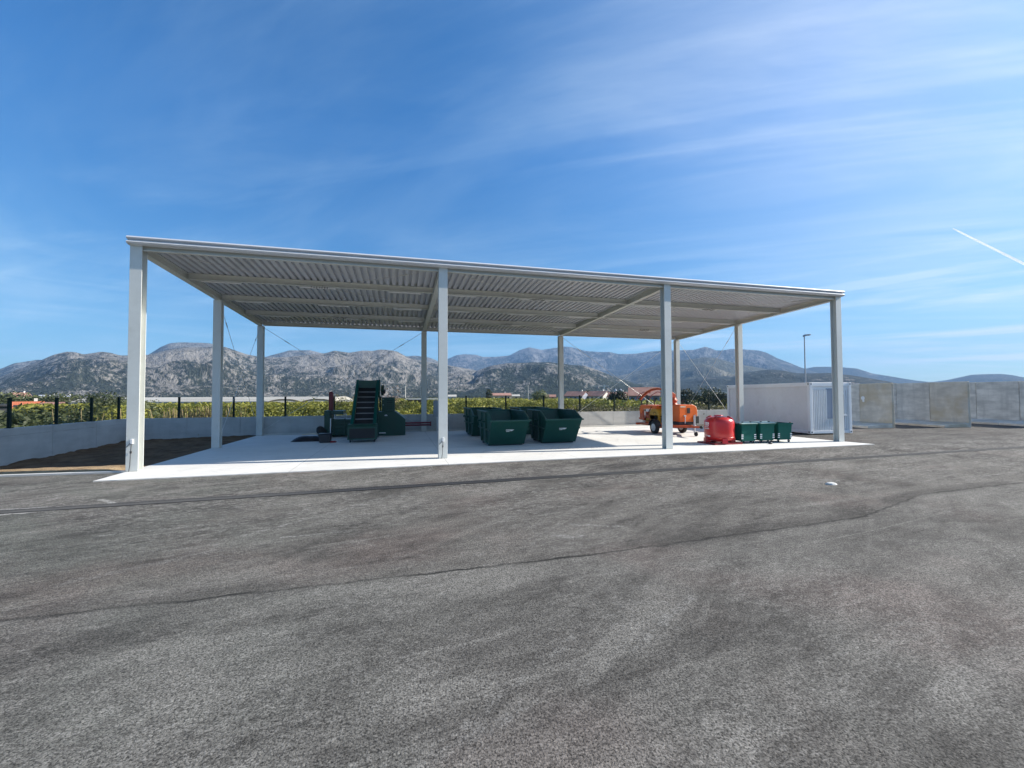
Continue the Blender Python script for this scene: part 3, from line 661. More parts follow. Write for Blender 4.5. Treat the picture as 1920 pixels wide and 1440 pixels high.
mb = MB(); mb.box(1.545, 2.015, .045, .06, .985, 2.015); obj('pane', mb, M['glass'], wf)

# ------------------------------------------------------------------ precast wall blocks
def make_block(label, a, ang, L, mat, H=2.9):
    t = thing('concrete_wall_block', label, 'wall block', a, ang, 'precast concrete wall blocks at the yard edge')
    mb = MB(); mb.prism([(0, .0), (0, H), (.12, H), (.17, 0)], .012, L - .012, 'x'); obj('stem', mb, mat, t, bevel=.02)
    mb = MB(); mb.prism([(-1.6, .0), (-1.6, .14), (-.0, .27), (-.0, 0)], .012, L - .012, 'x'); obj('foot', mb, mat, t, bevel=.02)
    if 'pale smudge' in label or 'behind the dark edge of the first' in label:
        mb = MB(); mb.lathe([(.11, -.012), (.13, -.004), (.13, .002)], (L * .12, -.012, H * .66), 10, 'y'); mb.lathe([(.07, -.012), (.08, -.004), (.08, .002)], (L * .12 + .03, -.012, H * .66 - .17), 9, 'y'); obj('plaster_patch', mb, M['white'], t)
    return t
def block_run(a, b, n, labels, mats, H):
    a = Vector((*a, 0)); b = Vector((*b, 0)); d = (b - a); L = d.length / n; ang = math.atan2(d.y, d.x); d.normalize()
    for i in range(n): make_block(labels[i], (a + d * L * i), ang + 0, L, mats[i], H)
blk = lambda w: 'tall grey precast concrete wall block ' + w
# stem runs along local +x, foot reaches to local -y (towards the yard on the left)
def run(a, b, n, labels, mats, H=2.9):
    block_run(a, b, n, labels, mats, H)
RD = Vector((.16, .987, 0))                                       # every run heads away from the yard this way
def run2(near, L, n, labels, mats, H): a = Vector((*near, 0)) + RD * L; run((a.x, a.y), near, n, labels, mats, H)
run2((34.8, 4.71), 4.2, 2, [blk('partly hidden behind the white container'), blk('with pale smudge between container and first gap')], [M['block'], M['block_warm']], 2.66)
run2((39.4, 3.70), 6.4, 3, [blk('standing behind the dark edge of the first gap'), blk('with dark pits right after the first gap'), 'tall precast concrete wall block with brownish yellow stain'], [M['block'], M['block'], M['block_warm']], 2.74)
run2((44.9, 2.0), 7.0, 3, [blk('standing behind the dark edge of the second gap'), blk('with small dark chips right after the second gap'), blk('cut by the edge of the photo')], [M['block'], M['block'], M['block']], 2.80)

# ------------------------------------------------------------------ street lamp
sl = thing('street_lamp', 'tall thin street lamp standing behind the white container', 'street lamp', (42.0, 16.3, GZ))
mb = MB(); mb.tube([(0, 0, 0), (0, 0, 4), (0, 0, 8.45)], [.075, .06, .045], 12); mb.lathe([(.16, 0), (.16, .03), (.09, .04), (.09, .5), (.075, .52)], n=16); obj('pole', mb, M['polewhite'], sl)
mb = MB(); mb.prism([(-.06, 8.38), (-.08, 8.52), (.05, 8.60), (.42, 8.62), (.56, 8.58), (.50, 8.53), (.15, 8.47)], -.12, .12, 'y', Matrix.Rotation(R(-15), 4, 'Z')); lh = obj('lamp_head', mb, M['cabinet'], sl, bevel=.02)
mb = MB(); mb.box(.17, .46, -.09, .09, 8.485, 8.50, Matrix.Rotation(R(-15), 4, 'Z')); obj('lens', mb, M['lamp_white'], lh)

# ------------------------------------------------------------------ electrical cabinet by the back kerb
ec = thing('electrical_cabinet', 'grey electrical cabinet on a post half hidden behind the front column', 'cabinet', (8.88, 10.62, .022))
mb = MB(); mb.box(-.20, .20, -.10, .10, .82, 1.75); obj('box', mb, M['cabinet'], ec, bevel=.01)
mb = MB(); mb.box(-.04, .04, -.03, .03, .0, .82); mb.box(-.1, .1, -.08, .08, 0, .012); obj('post', mb, M['galv'], ec)
mb = MB(); mb.box(-.17, .17, -.112, -.10, .86, 1.71); dd = obj('door', mb, M['cabinet'], ec, bevel=.004)
mb = MB(); mb.box(.12, .14, -.125, -.112, 1.24, 1.34); obj('handle', mb, M['dark'], dd)

# ------------------------------------------------------------------ baling press
ba = thing('baling_press', 'dark green horizontal baling press with maroon pipes and control cabinet', 'baler', (0, 0, .022))
mb = MB()                                                           # long chamber, ribbed
mb.box(3.62, 5.75, 8.75, 9.95, .06, .86)
for z in (.14, .30, .46, .62, .78): mb.box(3.66, 5.70, 8.70, 8.75, z - .03, z + .03)
for x in (3.66, 4.2, 4.75, 5.3): mb.box(x, x + .07, 8.68, 8.75, .04, .9)
obj('press_chamber', mb, M['baler'], ba, bevel=.01)
mb = MB(); mb.box(3.30, 3.56, 8.6, 10.05, .0, 1.30); mb.box(3.36, 4.15, 8.7, 9.9, 1.10, 1.28); mb.box(3.57, 3.62, 8.62, 10.0, .05, 1.1); obj('end_frame', mb, M['baler'], ba, bevel=.01)
mb = MB(); mb.box(3.565, 3.615, 8.585, 8.62, .12, .92); obj('guard_strip', mb, M['white'], ba)
mb = MB(); mb.box(3.7, 4.5, 8.72, 8.76, .885, .905); mb.bar((3.75, 8.74, .9), (3.75, 8.74, 1.1), .03); mb.bar((4.3, 8.74, .9), (4.3, 8.74, 1.12), .03); mb.bar((4.3, 8.74, 1.12), (3.75, 8.74, 1.1), .03); obj('hand_rail', mb, M['galv'], ba)
mb = MB(); mb.prism([(5.76, .0), (7.12, .0), (7.12, .82), (6.72, 1.14), (6.66, 1.20), (5.76, 1.20)], 8.72, 9.95, 'y'); ph = obj('pump_housing', mb, M['baler'], ba, bevel=.012)
mb = MB(); mb.box(5.95, 6.60, 8.9, 9.3, 1.20, 1.93); cb_ = obj('control_cabinet', mb, M['baler'], ba, bevel=.01)
mb = MB()
for r in range(3):
    for c in range(3): mb.lathe([(.018, 0), (.018, -.02), (.0, -.022)], (6.26 + c * .085, 8.9, 1.38 + r * .085), 10, 'y')
mb.box(6.20, 6.48, 8.893, 8.9, 1.66, 1.685); mb.box(6.20, 6.48, 8.893, 8.9, 1.745, 1.77)
obj('button', mb, M['fence'], cb_)
mb = MB(); mb.prism([(5.99, 1.80), (6.08, 1.80), (6.035, 1.87)], 8.892, 8.9, 'y'); mb.prism([(6.0, 1.52), (6.05, 1.52), (6.05, 1.57), (6.0, 1.57)], 8.892, 8.9, 'y'); obj('warning_sticker', mb, M['binlid'], cb_)
mb = MB(); mb.box(6.10, 6.24, 8.70, 8.72, .99, 1.03); mb.prism([(6.10, 1.03), (6.24, 1.03), (6.20, 1.06), (6.14, 1.06)], 8.70, 8.72, 'y'); obj('handle', mb, M['galv'], ph)
mb = MB(); mb.box(5.84, 6.16, 8.708, 8.72, .12, .165); obj('name_plate', mb, M['lamp_white'], ph)
mb = MB(); mb.box(3.42, 3.62, 9.1, 9.3, 1.281, 2.20); mb.box(3.47, 3.57, 9.15, 9.25, 2.20, 2.23); obj('vertical_pipe', mb, M['pipe'], ba, bevel=.02)
mb = MB(); mb.tube([(7.122, 9.3, .58), (8.45, 9.3, .58)], .045, 12); mb.tube([(7.122, 9.3, .46), (8.45, 9.3, .46)], .045, 12); mb.box(8.40, 8.46, 9.24, 9.36, .40, .64); obj('ram_pipe', mb, M['pipe'], ba)
mb = MB(); mb.tube([(5.85, 8.9, 1.0), (5.80, 8.85, 1.25), (5.86, 8.9, 1.6), (5.83, 8.95, 1.95)], .02, 8); mb.tube([(5.66, 8.9, .9), (5.68, 8.85, 1.3), (5.66, 8.9, 1.9)], .018, 8); obj('hose', mb, M['black'], ba)

# conveyor
cv = thing('belt_conveyor', 'tall dark green inclined belt conveyor with pale cleats facing the yard', 'conveyor', (5.27, 6.05, .022))
foot, head = Vector((0, .25, .62)), Vector((.0, 2.95, 2.62)); dv = (head - foot).normalized(); nv = Vector((0, -dv.z, dv.y))
def inc(mb, x0, x1, t0, t1, n0, n1):
    vs = [Vector((x + sx * 0, 0, 0)) + foot.lerp(head, t) + nv * nn for x, sx in ((x0, 0), (x1, 0)) for t in (t0, t1) for nn in (n0, n1)]
    mb.add(vs, [(0, 1, 3, 2), (4, 6, 7, 5), (0, 4, 5, 1), (2, 3, 7, 6), (0, 2, 6, 4), (1, 5, 7, 3)])
mb = MB(); inc(mb, -.40, .42, -.05, 1.0, -.03, .0); obj('belt', mb, M['black'], cv)
for k in range(7):
    t = .03 + k * .125; mb = MB(); inc(mb, -.38, .40, t, t + .010, .001, .030); obj('cleat', mb, M['galv'], cv)
for sg in (-1, 1):
    mb = MB(); x = .01 + sg * .475; inc(mb, x - .05, x + .05, -.12, 1.02, -.12, .17); sr = obj('side_rail', mb, M['baler'], cv, bevel=.008)
    mb = MB(); inc(mb, x - .065, x + .065, -.05, 1.02, .172, .20); obj('rail_cap', mb, M['bin'], sr)
mb = MB(); inc(mb, -.515, .60, .86, 1.03, -.28, -.122); inc(mb, .54, .62, .70, 1.03, -.13, .20); mb.box(-.42, .44, 2.62, 2.72, 2.40, 2.78); inc(mb, .66, .80, .78, .92, -.2, .12); obj('head_housing', mb, M['baler'], cv, bevel=.01)
mb = MB(); mb.lathe([(.10, 0), (.11, .03), (.11, .2), (.07, .22)], (.66, 2.45, 2.22), 16, 'x'); obj('motor', mb, M['dark'], cv)
mb = MB(); mb.prism([(-.32, .12), (.75, .12), (.75, .60), (.30, .78), (-.20, .78), (-.32, .66)], -.60, .60); obj('feed_hopper', mb, M['baler'], cv, bevel=.012)
mb = MB(); mb.prism([(-.328, .18), (-.322, .18), (-.322, .60), (-.328, .60)], -.52, .52); obj('rubber_flap', mb, M['black'], cv)
for px in (-.5, .5):
    for py in (-.15, .6):
        mb = MB(); mb.bar((px, py, .05), (px, py, .13), .05); mb.lathe([(.02, -.02), (.05, -.02), (.05, .02), (.02, .02)], (px, py, .05), 12, 'x'); obj('caster', mb, M['black'], cv)
for px in (-.5, .52):
    mb = MB(); mb.bar((px, 2.1, .0), (px, 2.1, 1.9), .07); mb.bar((px, 2.1, .9), (px, 1.2, .3 + .9), .05); mb.box(px - .08, px + .08, 2.0, 2.2, 0, .012); obj('support_leg', mb, M['baler'], cv)

# scrap by the baler
bk = thing('black_bucket', 'squat black tub on the slab before the baling press', 'tub', (3.72, 6.30, .022))
mb = MB(); mb.prism([(-.22, .0), (.22, .0), (.25, .36), (-.25, .36)], -.20, .20, 'y'); obj('body', mb, M['bag'], bk, bevel=.03)
mb = MB(); mb.box(-.27, .27, -.22, .22, .361, .39); obj('rim', mb, M['bag'], bk, bevel=.008)
mb = MB(); mb.lathe([(.0, .0), (.14, .0), (.14, .03), (.10, .06), (0, .06)], (.33, -.12, .0), 14); obj('scoop', mb, M['dkred'], bk)
bl = thing('black_sheet_bundle', 'flat folded black sheet lying on the slab left of the tub', 'sheet', (2.95, 7.1, .022))
mb = MB(); vs = []; nx = 14; ny = 8
for j in range(ny + 1):
    for i in range(nx + 1):
        u, v = i / nx, j / ny; e = math.sin(math.pi * u) ** .4 * math.sin(math.pi * v) ** .4
        vs.append((-.75 + 1.5 * u, -.3 + .7 * v, .20 * e + .10 * e * noise.noise(Vector((u * 5, v * 4, 1)))))
mb.add(vs, [(j * (nx + 1) + i, j * (nx + 1) + i + 1, (j + 1) * (nx + 1) + i + 1, (j + 1) * (nx + 1) + i) for j in range(ny) for i in range(nx)], True); obj('sheet', mb, M['bag'], bl)
mb = MB(); mb.tube([(-.3, -.1, .30), (.1, .0, .32), (.5, .1, .26), (.8, .05, .05)], .025, 8); obj('cord', mb, M['cream'], bl)
ty = MB(); ty.lathe([(.20, -.07), (.29, -.075), (.33, -.04), (.33, .04), (.29, .075), (.20, .07)], (0, 0, 0), 24)
ot = obj('old_tyre', ty, M['black'], loc=(3.28, 8.15, .34)); ot.rotation_euler = (R(20), R(62), 0); ot.location.z = .30; tag(ot, 'worn black tyre leaning against the baling press end', 'tyre')

# ------------------------------------------------------------------ wood chipper
ch = thing('wood_chipper', 'orange towable wood chipper trailer with curved discharge chute', 'wood chipper', (20.33, 5.6, .022))
def wheel(x, y, r, w, parent, nm='wheel'):
    mb = MB(); mb.lathe([(r * .58, -w * .45), (r * .86, -w * .5), (r, -w * .32), (r, w * .32), (r * .86, w * .5), (r * .58, w * .45)], (x, y, r), 24, 'x'); o = obj(nm, mb, M['black'], parent)
    mb = MB(); mb.lathe([(.0, -w * .54), (r * .2, -w * .54), (r * .25, -w * .47), (r * .5, -w * .46), (r * .56, -w * .50), (r * .58, -w * .44), (r * .58, w * .44), (r * .56, w * .50), (r * .5, w * .46), (r * .25, w * .47), (r * .2, w * .54), (.0, w * .54)], (x, y, r), 20, 'x'); obj('rim', mb, M['galv'], o)
wheel(-.82, 0, .33, .19, ch); wheel(.82, 0, .33, .19, ch)
for sg in (-1, 1):
    mb = MB(); pts = [(math.cos(a) * .40, .33 + math.sin(a) * .40) for a in [R(10 + 16 * k) for k in range(11)]]; inn = [(p[0] * .95, .33 + (p[1] - .33) * .95) for p in reversed(pts)]
    mb.prism(pts + inn, sg * .82 - .13, sg * .82 + .13); obj('mudguard', mb, M['black'], ch)
mb = MB(); mb.box(-.62, -.50, -1.1, 1.75, .36, .48); mb.box(.50, .62, -1.1, 1.75, .36, .48); mb.box(-.5, .5, 1.6, 1.75, .37, .47); mb.box(-.5, .5, -1.1, -.98, .37, .47); mb.box(-.75, .75, -.06, .06, .28, .36); mb.bar((-.55, -1.1, .42), (0, -2.0, .46), .09); mb.bar((.55, -1.1, .42), (0, -2.0, .46), .09); mb.bar((0, -1.9, .46), (0, -2.4, .48), .09); obj('chassis', mb, M['orange_dk'], ch)
mb = MB(); mb.lathe([(.05, 0), (.07, -.05), (.06, -.14), (.0, -.16)], (0, -2.4, .48), 12, 'y'); obj('coupling', mb, M['black'], ch)
mb = MB(); mb.tube([(.14, -1.82, .20), (.14, -1.82, 1.0)], .045, 10); mb.tube([(.14, -1.82, 1.0), (.22, -1.86, 1.04)], .012, 6); mb.box(.08, .20, -1.88, -1.76, .42, .52); jk = obj('jockey_strut', mb, M['galv'], ch)
mb = MB(); mb.lathe([(.03, -.035), (.11, -.03), (.115, .0), (.11, .03), (.03, .035)], (.22, -1.82, .115), 18, 'x'); mb.lathe([(.0, -.05), (.03, -.05), (.03, .05), (.0, .05)], (.22, -1.82, .115), 10, 'x'); obj('jockey_wheel', mb, M['black'], jk)
mb = MB(); mb.box(-.72, .72, 1.86, 1.98, .34, .46); mb.box(-.5, .5, 1.75, 1.86, .38, .44); bp = obj('rear_bumper', mb, M['orange_dk'], ch)
# engine hood with rounded top
mb = MB(); pr_ = [(-.02, .64), (1.02, .64), (1.02, 1.22)] + [(1.02 - .28 + .28 * math.cos(R(a)), 1.22 + .27 * math.sin(R(a))) for a in (15, 35, 55, 75, 90)] + [(.05, 1.49), (-.02, 1.44)]
mb.prism(pr_, -.92, .10, 'y'); hd = obj('engine_hood', mb, M['orange'], ch, bevel=.025)
mb = MB(); mb.box(.42, .60, -.935, -.92, 1.06, 1.33); obj('hood_grille', mb, M['black'], hd, bevel=.01)
mb = MB(); mb.box(.04, .34, -.93, -.92, 1.36, 1.42); obj('hood_sticker', mb, M['cream'], hd)
mb = MB(); mb.tube([(.28, -.955, .55), (.28, -.955, .92)], .025, 8); mb.box(.22, .34, -.96, -.92, .90, .97); obj('hood_latch', mb, M['galv'], hd)
mb = MB(); mb.box(-.02, 1.0, -.88, .08, .485, .635); obj('engine_base', mb, M['dark'], ch)
mb = MB(); mb.tube([(1.04, -.85, .7), (1.06, -.88, 1.1), (1.0, -.86, 1.38), (.75, -.84, 1.515)], .02, 8); obj('guard_tube', mb, M['cream'], ch)
mb = MB(); mb.box(.78, 1.0, -1.08, -.92, .55, .92); obj('battery_box', mb, M['black'], ch, bevel=.015)
# hydraulics, drum, feed
mb = MB()
for k in range(5): mb.tube([(-.10 - .03 * k, .12 + .04 * k, .55), (-.16 - .02 * k, .16 + .05 * k, .9), (-.08, .2 + .05 * k, 1.2), (-.02, .15, 1.42)], .028, 6)
mb.box(-.16, .5, .11, .28, .5, 1.38); obj('hydraulic_unit', mb, M['dark'], ch)
mb = MB(); mb.lathe([(.0, -.40), (.40, -.40), (.42, -.38), (.42, .40), (.40, .42), (.0, .42)], (0, .70, .92), 26, 'x'); mb.box(-.40, .42, .32, 1.08, .49, .92); dm = obj('drum_housing', mb, M['yellow'], ch, bevel=.01)
mb = MB()
for a in range(0, 300, 12):
    p = [Vector((-.404, .62 + .15 * math.cos(R(a + d_)) * q, .95 + .15 * math.sin(R(a + d_)) * q)) for d_, q in ((0, 1), (12, 1), (12, .78), (0, .78))]; mb.quad(*p)
obj('emblem', mb, M['black'], dm, normals=False)
mb = MB(); mb.box(-.36, .40, 1.12, 1.55, .49, 1.10); mb.box(-.39, -.36, 1.16, 1.5, .80, .92); obj('feed_box', mb, M['orange_dk'], ch, bevel=.012)
mb = MB(); mb.box(-.42, -.37, 1.16, 1.40, 1.08, 1.22); mb.box(-.425, -.42, 1.30, 1.36, 1.10, 1.2); obj('control_panel', mb, M['lamp_white'], ch)
mb = MB(); mb.prism([(.40, 1.26), (1.1, 1.26), (2.0, 1.18), (2.0, 1.30), (1.9, 1.44), (.40, 1.44)], -.44, .5); hp = obj('feed_hood', mb, M['orange'], ch, bevel=.012)
mb = MB(); mb.prism([(1.62, 1.20), (2.02, 1.20), (1.86, .95)], -.462, -.442); mb.prism([(1.62, 1.20), (2.02, 1.20), (1.86, .95)], .502, .522); obj('feed_cheek', mb, M['orange'], hp)
mb = MB(); mb.prism([(1.56, .60), (2.05, .66), (2.05, .74), (1.56, .70)], -.46, .5); mb.box(-.44, -.40, 1.60, 2.0, .62, 1.15); mb.box(.44, .48, 1.60, 2.0, .62, 1.15); obj('feed_tray', mb, M['orange_dk'], ch)
mb = MB(); mb.prism([(1.60, .49), (1.84, .49), (1.84, .66), (1.60, .58)], -.36, .36); obj('side_box', mb, M['cream'], ch)
mb = MB(); mb.bar((-.40, 1.85, 1.44), (-.40, 1.85, 1.85), .05); mb.bar((.4, 1.85, 1.44), (.4, 1.85, 1.85), .05); mb.bar((-.40, 1.35, 1.44), (-.40, 1.35, 1.95), .03); obj('upright', mb, M['black'], ch)
mb = MB(); mb.tube([(-.42, 2.35, 1.78), (-.42, 2.1, 2.0), (-.42, 1.6, 2.16), (-.42, 1.0, 2.12)], .022, 6); mb.tube([(.42, 2.35, 1.78), (.42, 2.1, 2.0), (.42, 1.6, 2.16), (.42, 1.0, 2.12)], .022, 6); obj('control_bar', mb, M['dkred'], ch)
for sg, nm in ((-1, 0), (1, 0)):
    mb = MB(); mb.box(sg * .60 - .09, sg * .60 + .09, 1.98, 2.0, .36, .45); obj('tail_lamp', mb, M['red'], ch, bevel=.005)
mb = MB(); mb.tube([(-.40, 1.5, .75), (-.50, 1.3, .62), (-.48, .9, .60), (-.44, .45, .78), (-.2, .2, .9)], .02, 6); mb.tube([(-.40, 1.4, 1.0), (-.52, 1.15, .92), (-.46, .85, 1.33), (-.2, .3, 1.4)], .018, 6); obj('hose', mb, M['black'], ch)
mb = MB(); mb.box(-.375, -.362, 1.2, 1.5, .55, .72); obj('warning_sticker', mb, M['yellow'], ch)
mb = MB(); mb.lathe([(.0, .52), (.07, .52), (.07, .66), (.05, .68), (.05, .86), (.0, .86)], (-.30, 1.70, 0), 12); obj('fuel_filter', mb, M['lamp_white'], ch)
mb = MB(); mb.tube([(.62, -.30, 1.49), (.62, -.30, 1.66), (.70, -.34, 1.74)], .035, 8); obj('exhaust_pipe', mb, M['dark'], ch)
# discharge chute
mb = MB(); mb.lathe([(.20, 1.44), (.20, 1.52), (.16, 1.54), (.16, 1.66), (.21, 1.67), (.21, 1.72), (.15, 1.74), (.13, 1.86)], (.30, -.02, 0), 20); sw = obj('swivel', mb, M['orange_dk'], ch)
AK = .90
arc = [(.27, .02, 1.80), (.18, -.02, 1.98), (.05, .10, 2.14), (-.10, .35, 2.26), (-.28, .62, 2.30), (-.48, .90, 2.26), (-.66, 1.15, 2.12), (-.80, 1.38, 1.92), (-.90, 1.52, 1.74)]
arc = [(.27 + (p[0] - .27) * AK, .02 + (p[1] - .02) * AK, p[2]) for p in arc]
mb = MB()
for p, q in zip(arc, arc[1:]): mb.bar(p, q, .17, .07)
obj('discharge_chute', mb, M['orange_dk'], ch)
mb = MB()
for p, q in zip(arc[1:], arc[2:]): mb.bar(Vector(p) + Vector((0, 0, .06)), Vector(q) + Vector((0, 0, .06)), .20, .025)
obj('chute_cap', mb, M['orange'], ch)
mb = MB(); mb.prism([(-.02, 1.86), (.34, 1.84), (.38, 2.02), (.16, 2.16), (-.04, 2.10)], -.12, .14, 'y'); obj('chute_elbow', mb, M['orange_dk'], ch, bevel=.02)

# ------------------------------------------------------------------ vegetation
def crown_mesh(name, rx, rz, zc, clumps, leaves, size, seed, flat=.0, core=.72):
    r = random.Random(seed); mb = MB()
    for c in range(clumps):
        while True:
            d = Vector((r.uniform(-1, 1), r.uniform(-1, 1), r.uniform(-1, 1)))
            if .1 < d.length < 1: break
        d.normalize(); k = r.uniform(core, 1.02) * (1 + .22 * noise.noise(d * 2.2 + Vector((seed, 0, 0))))
        cpos = Vector((d.x * rx * k, d.y * rx * k, zc + d.z * rz * k)); cr = r.uniform(.12, .26) * rx
        for l in range(leaves):
            e = Vector((r.gauss(0, 1), r.gauss(0, 1), r.gauss(0, .8))); p = cpos + e * cr * .55
            nrm = (d * .8 + Vector((r.gauss(0, .6), r.gauss(0, .6), r.gauss(.4, .6)))).normalized()
            u = nrm.cross(Vector((r.gauss(0, 1), r.gauss(0, 1), r.gauss(0, 1)))).normalized(); w = nrm.cross(u); sz = size * r.uniform(.6, 1.3)
            mb.add([p - u * sz, p - w * sz * .5, p + u * sz, p + w * sz * .5], [(0, 1, 2, 3)])
    return mb.mesh(name, False)
def trunk_mesh(name, h, r0, seed, n=4, spread=.6):
    r = random.Random(seed); mb = MB(); mb.tube([(0, 0, -.05), (r.uniform(-.04, .04), 0, h * .35), (0, r.uniform(-.05, .05), h * .6)], [r0, r0 * .8, r0 * .6], 7)
    for k in range(n):
        a = 2 * math.pi * k / n + r.uniform(-.4, .4); mb.tube([(0, 0, h * .45), (math.cos(a) * spread * .5, math.sin(a) * spread * .5, h * .75), (math.cos(a) * spread, math.sin(a) * spread, h * 1.1)], [r0 * .55, r0 * .35, r0 * .12], 5)
    return mb.mesh(name)
def tree_proto(name, label, cat, group, crown, trunk, mat, loc, rz=0, sc=1.):
    t = thing(name, label, cat, loc, rz, group); t.scale = (sc, sc, sc)
    crown.materials.append(mat) if not crown.materials else None; trunk.materials.append(M['wood']) if not trunk.materials else None
    for nm, me in (('trunk', trunk), ('crown', crown)):
        o = bpy.data.objects.new(nm, me); COL.objects.link(o); o.parent = t
    return t
man_c = [crown_mesh('crown', 1.35, 1.02, 1.72, 120, 11, .105, 10 + k) for k in range(5)]
man_t = [trunk_mesh('trunk', 1.3, .08, 40 + k) for k in range(2)]
n_man = 0
rows = [(15.0, 2.9, 'first'), (18.6, 2.9, 'second'), (22.6, 3.0, 'third'), (27.2, 3.1, 'fourth'), (32.5, 3.3, 'fifth'), (38.5, 3.6, 'sixth'), (46., 4.0, 'seventh'), (55., 4.6, 'eighth'), (66, 5.2, 'ninth')]
for ri, (y, st, nm) in enumerate(rows):
    dep = y - CAM.y; xa = CAM.x + dep * math.tan(R(-26.5)); xb = CAM.x + dep * math.tan(R(28 if y < 30 else 26))
    x = xa
    while x < xb:
        xx = x + rnd.uniform(-.35, .35); yy = y + rnd.uniform(-.4, .4) + .06 * (x - 6); s = rnd.uniform(.80, 1.04) * (1 - .0022 * (yy - 15))
        tree_proto('mandarin_tree', 'rounded yellow green mandarin tree in the %s orchard row beyond the rear wall' % nm, 'tree', 'mandarin trees in the %s row' % nm, man_c[rnd.randrange(5)], man_t[rnd.randrange(2)], M['mandarin'], (xx, yy, GZ), rnd.uniform(0, 6.28), s); n_man += 1
        x += st * 1.1
print('mandarin trees', n_man)
# far orchard: one mass
far_c = MB(); r = random.Random(3)
for k in range(1700):
    az = r.uniform(-34, 47); d = r.uniform(82, 230) if az > -3 else r.uniform(82, 112)
    c = polar(az, d / math.cos(R(az)), GZ); rx = r.uniform(1.2, 1.9)
    for l in range(26):
        e = Vector((r.gauss(0, 1), r.gauss(0, 1), abs(r.gauss(0, 1)))).normalized(); p = c + Vector((e.x * rx, e.y * rx, .4 + e.z * (1.95 if -3 < az < 14 else 1.6) * r.uniform(.8, 1.05)))
        nrm = (e + Vector((r.gauss(0, .5), r.gauss(0, .5), r.gauss(.2, .5)))).normalized(); u = nrm.cross(Vector((r.gauss(0, 1), r.gauss(0, 1), r.gauss(0, 1)))).normalized(); w = nrm.cross(u); sz = r.uniform(.3, .55)
        far_c.add([p - u * sz, p - w * sz * .6, p + u * sz, p + w * sz * .6], [(0, 1, 2, 3)])
tag(obj('orchard_mass', far_c, M['mandarin'], normals=False), 'distant orchard reaching to the village', 'orchard', kind='stuff')
# bushes close to the left wall
ol_c = [crown_mesh('crown', 1.15, .95, 1.25, 100, 12, .085, 60 + k) for k in range(4)]
ol_t = trunk_mesh('trunk', 1.1, .06, 70)
i = 0
for y in [1.5, 3.4, 5.2, 7.0, 8.8, 10.6, 12.4]:
    for x in (-8.3, -10.6, -13.2, -16.2, -19.6):
        sc = rnd.uniform(.95, 1.2) * (1.0 + .012 * (-8 - x))
        tree_proto('olive_bush', 'dense dull green bush growing beyond the left wall fence', 'bush', 'dull green bushes beyond the left fence', ol_c[i % 4], ol_t, M['olive'], (x + rnd.uniform(-.5, .5), y + rnd.uniform(-.5, .5), GZ), rnd.uniform(0, 6), sc * .86); i += 1
# scrub at the right behind the wall
sc_c = [crown_mesh('crown', 1.3, .95, 1.3, 110, 10, .075, 80 + k, core=.4) for k in range(4)]
for k in range(46):
    x = 17.5 + 20 * (k % 23) / 22 + rnd.uniform(-.4, .4); y = 13.2 + 2.3 * (k // 23) + rnd.uniform(-.5, .5)
    tree_proto('scrub_bush', 'dry grey green scrub bush beyond the right part of the rear wall', 'bush', 'dry scrub bushes beyond the rear wall', sc_c[k % 4], ol_t, M['scrub'], (x, y, GZ), rnd.uniform(0, 6), rnd.uniform(.95, 1.25))
# dry grass behind the corner
mb = MB(); r = random.Random(5)
for k in range(1100):
    x = r.gauss(-3.4, 1.0) if k % 9 else r.gauss(-7., .8); y = 11.6 + abs(r.gauss(0, .6)); h = r.uniform(1.2, 2.75) * (1 if x < -1.2 else .85); a = r.uniform(0, 6.28); ln = r.uniform(.15, .7)
    b0 = Vector((x, y, GZ)); tp = b0 + Vector((math.cos(a) * ln, math.sin(a) * ln, h)); md = b0.lerp(tp, .6) + Vector((0, 0, .08)); sd = Vector((math.cos(a + 1.57), math.sin(a + 1.57), 0)) * .006
    mb.add([b0 - sd, b0 + sd, md + sd, md - sd], [(0, 1, 2, 3)]); mb.add([md - sd, md + sd, tp + sd * 2, tp - sd * 2], [(0, 1, 2, 3)])
tag(obj('dry_grass', mb, M['dry'], normals=False), 'tall straw coloured dry grass behind the wall corner', 'grass', kind='stuff')
# single trees
def lone(name, label, az, d, h, w, mat, seed, leafs=14, clumps=90, size=None, trunk=None, core=.55, cat='tree', zc=.58):
    me = crown_mesh('crown', w / 2, h * .42, h * zc, clumps, leafs, size or w * .05, seed, core=core); tr = trunk_mesh('trunk', h * .6, max(.05, h * .02), seed, 5, w * .3)
    return tree_proto(name, label, cat, None, me, tr, mat, polar(az, d, GZ))
lone('bare_tree', 'leafless pinkish brown tree behind the control cabinet of the baling press', -1.0, 44, 4.6, 3.2, M['twig'], 101, 10, 110, .07, core=.2)
lone('bare_tree', 'thin bushy tree with tan green twigs left of the conveyor', -7.0, 46, 4.0, 3.0, M['scrub'], 102, 9, 90, .08, core=.2)
lone('cypress_tree', 'dark narrow cypress beside the pale pink roofs', 11.8, 200, 6.5, 3.0, M['darkleaf'], 103, 14, 80, .3)
lone('round_tree', 'pale green round tree left of the third rear column', 18.7, 170, 5.6, 6.4, M['paleleaf'], 104, 14, 100, .35)
lone('round_tree', 'dark round tree in front of the church with two towers', 28.9, 120, 4.6, 6.0, M['darkleaf'], 105, 14, 120, .28)
lone('round_tree', 'broad dark tree at the right beside the flat white roof', 39.4, 110, 4.9, 7.5, M['darkleaf'], 106, 14, 140, .26)
lone('round_tree', 'dark tree behind the fence right of the chipper hood', 37.1, 100, 4.6, 3.2, M['darkleaf'], 107, 14, 100, .2)
lone('round_tree', 'small dark tree by the blue grey building', 41.2, 105, 3.9, 4.5, M['darkleaf'], 108, 14, 100, .2)
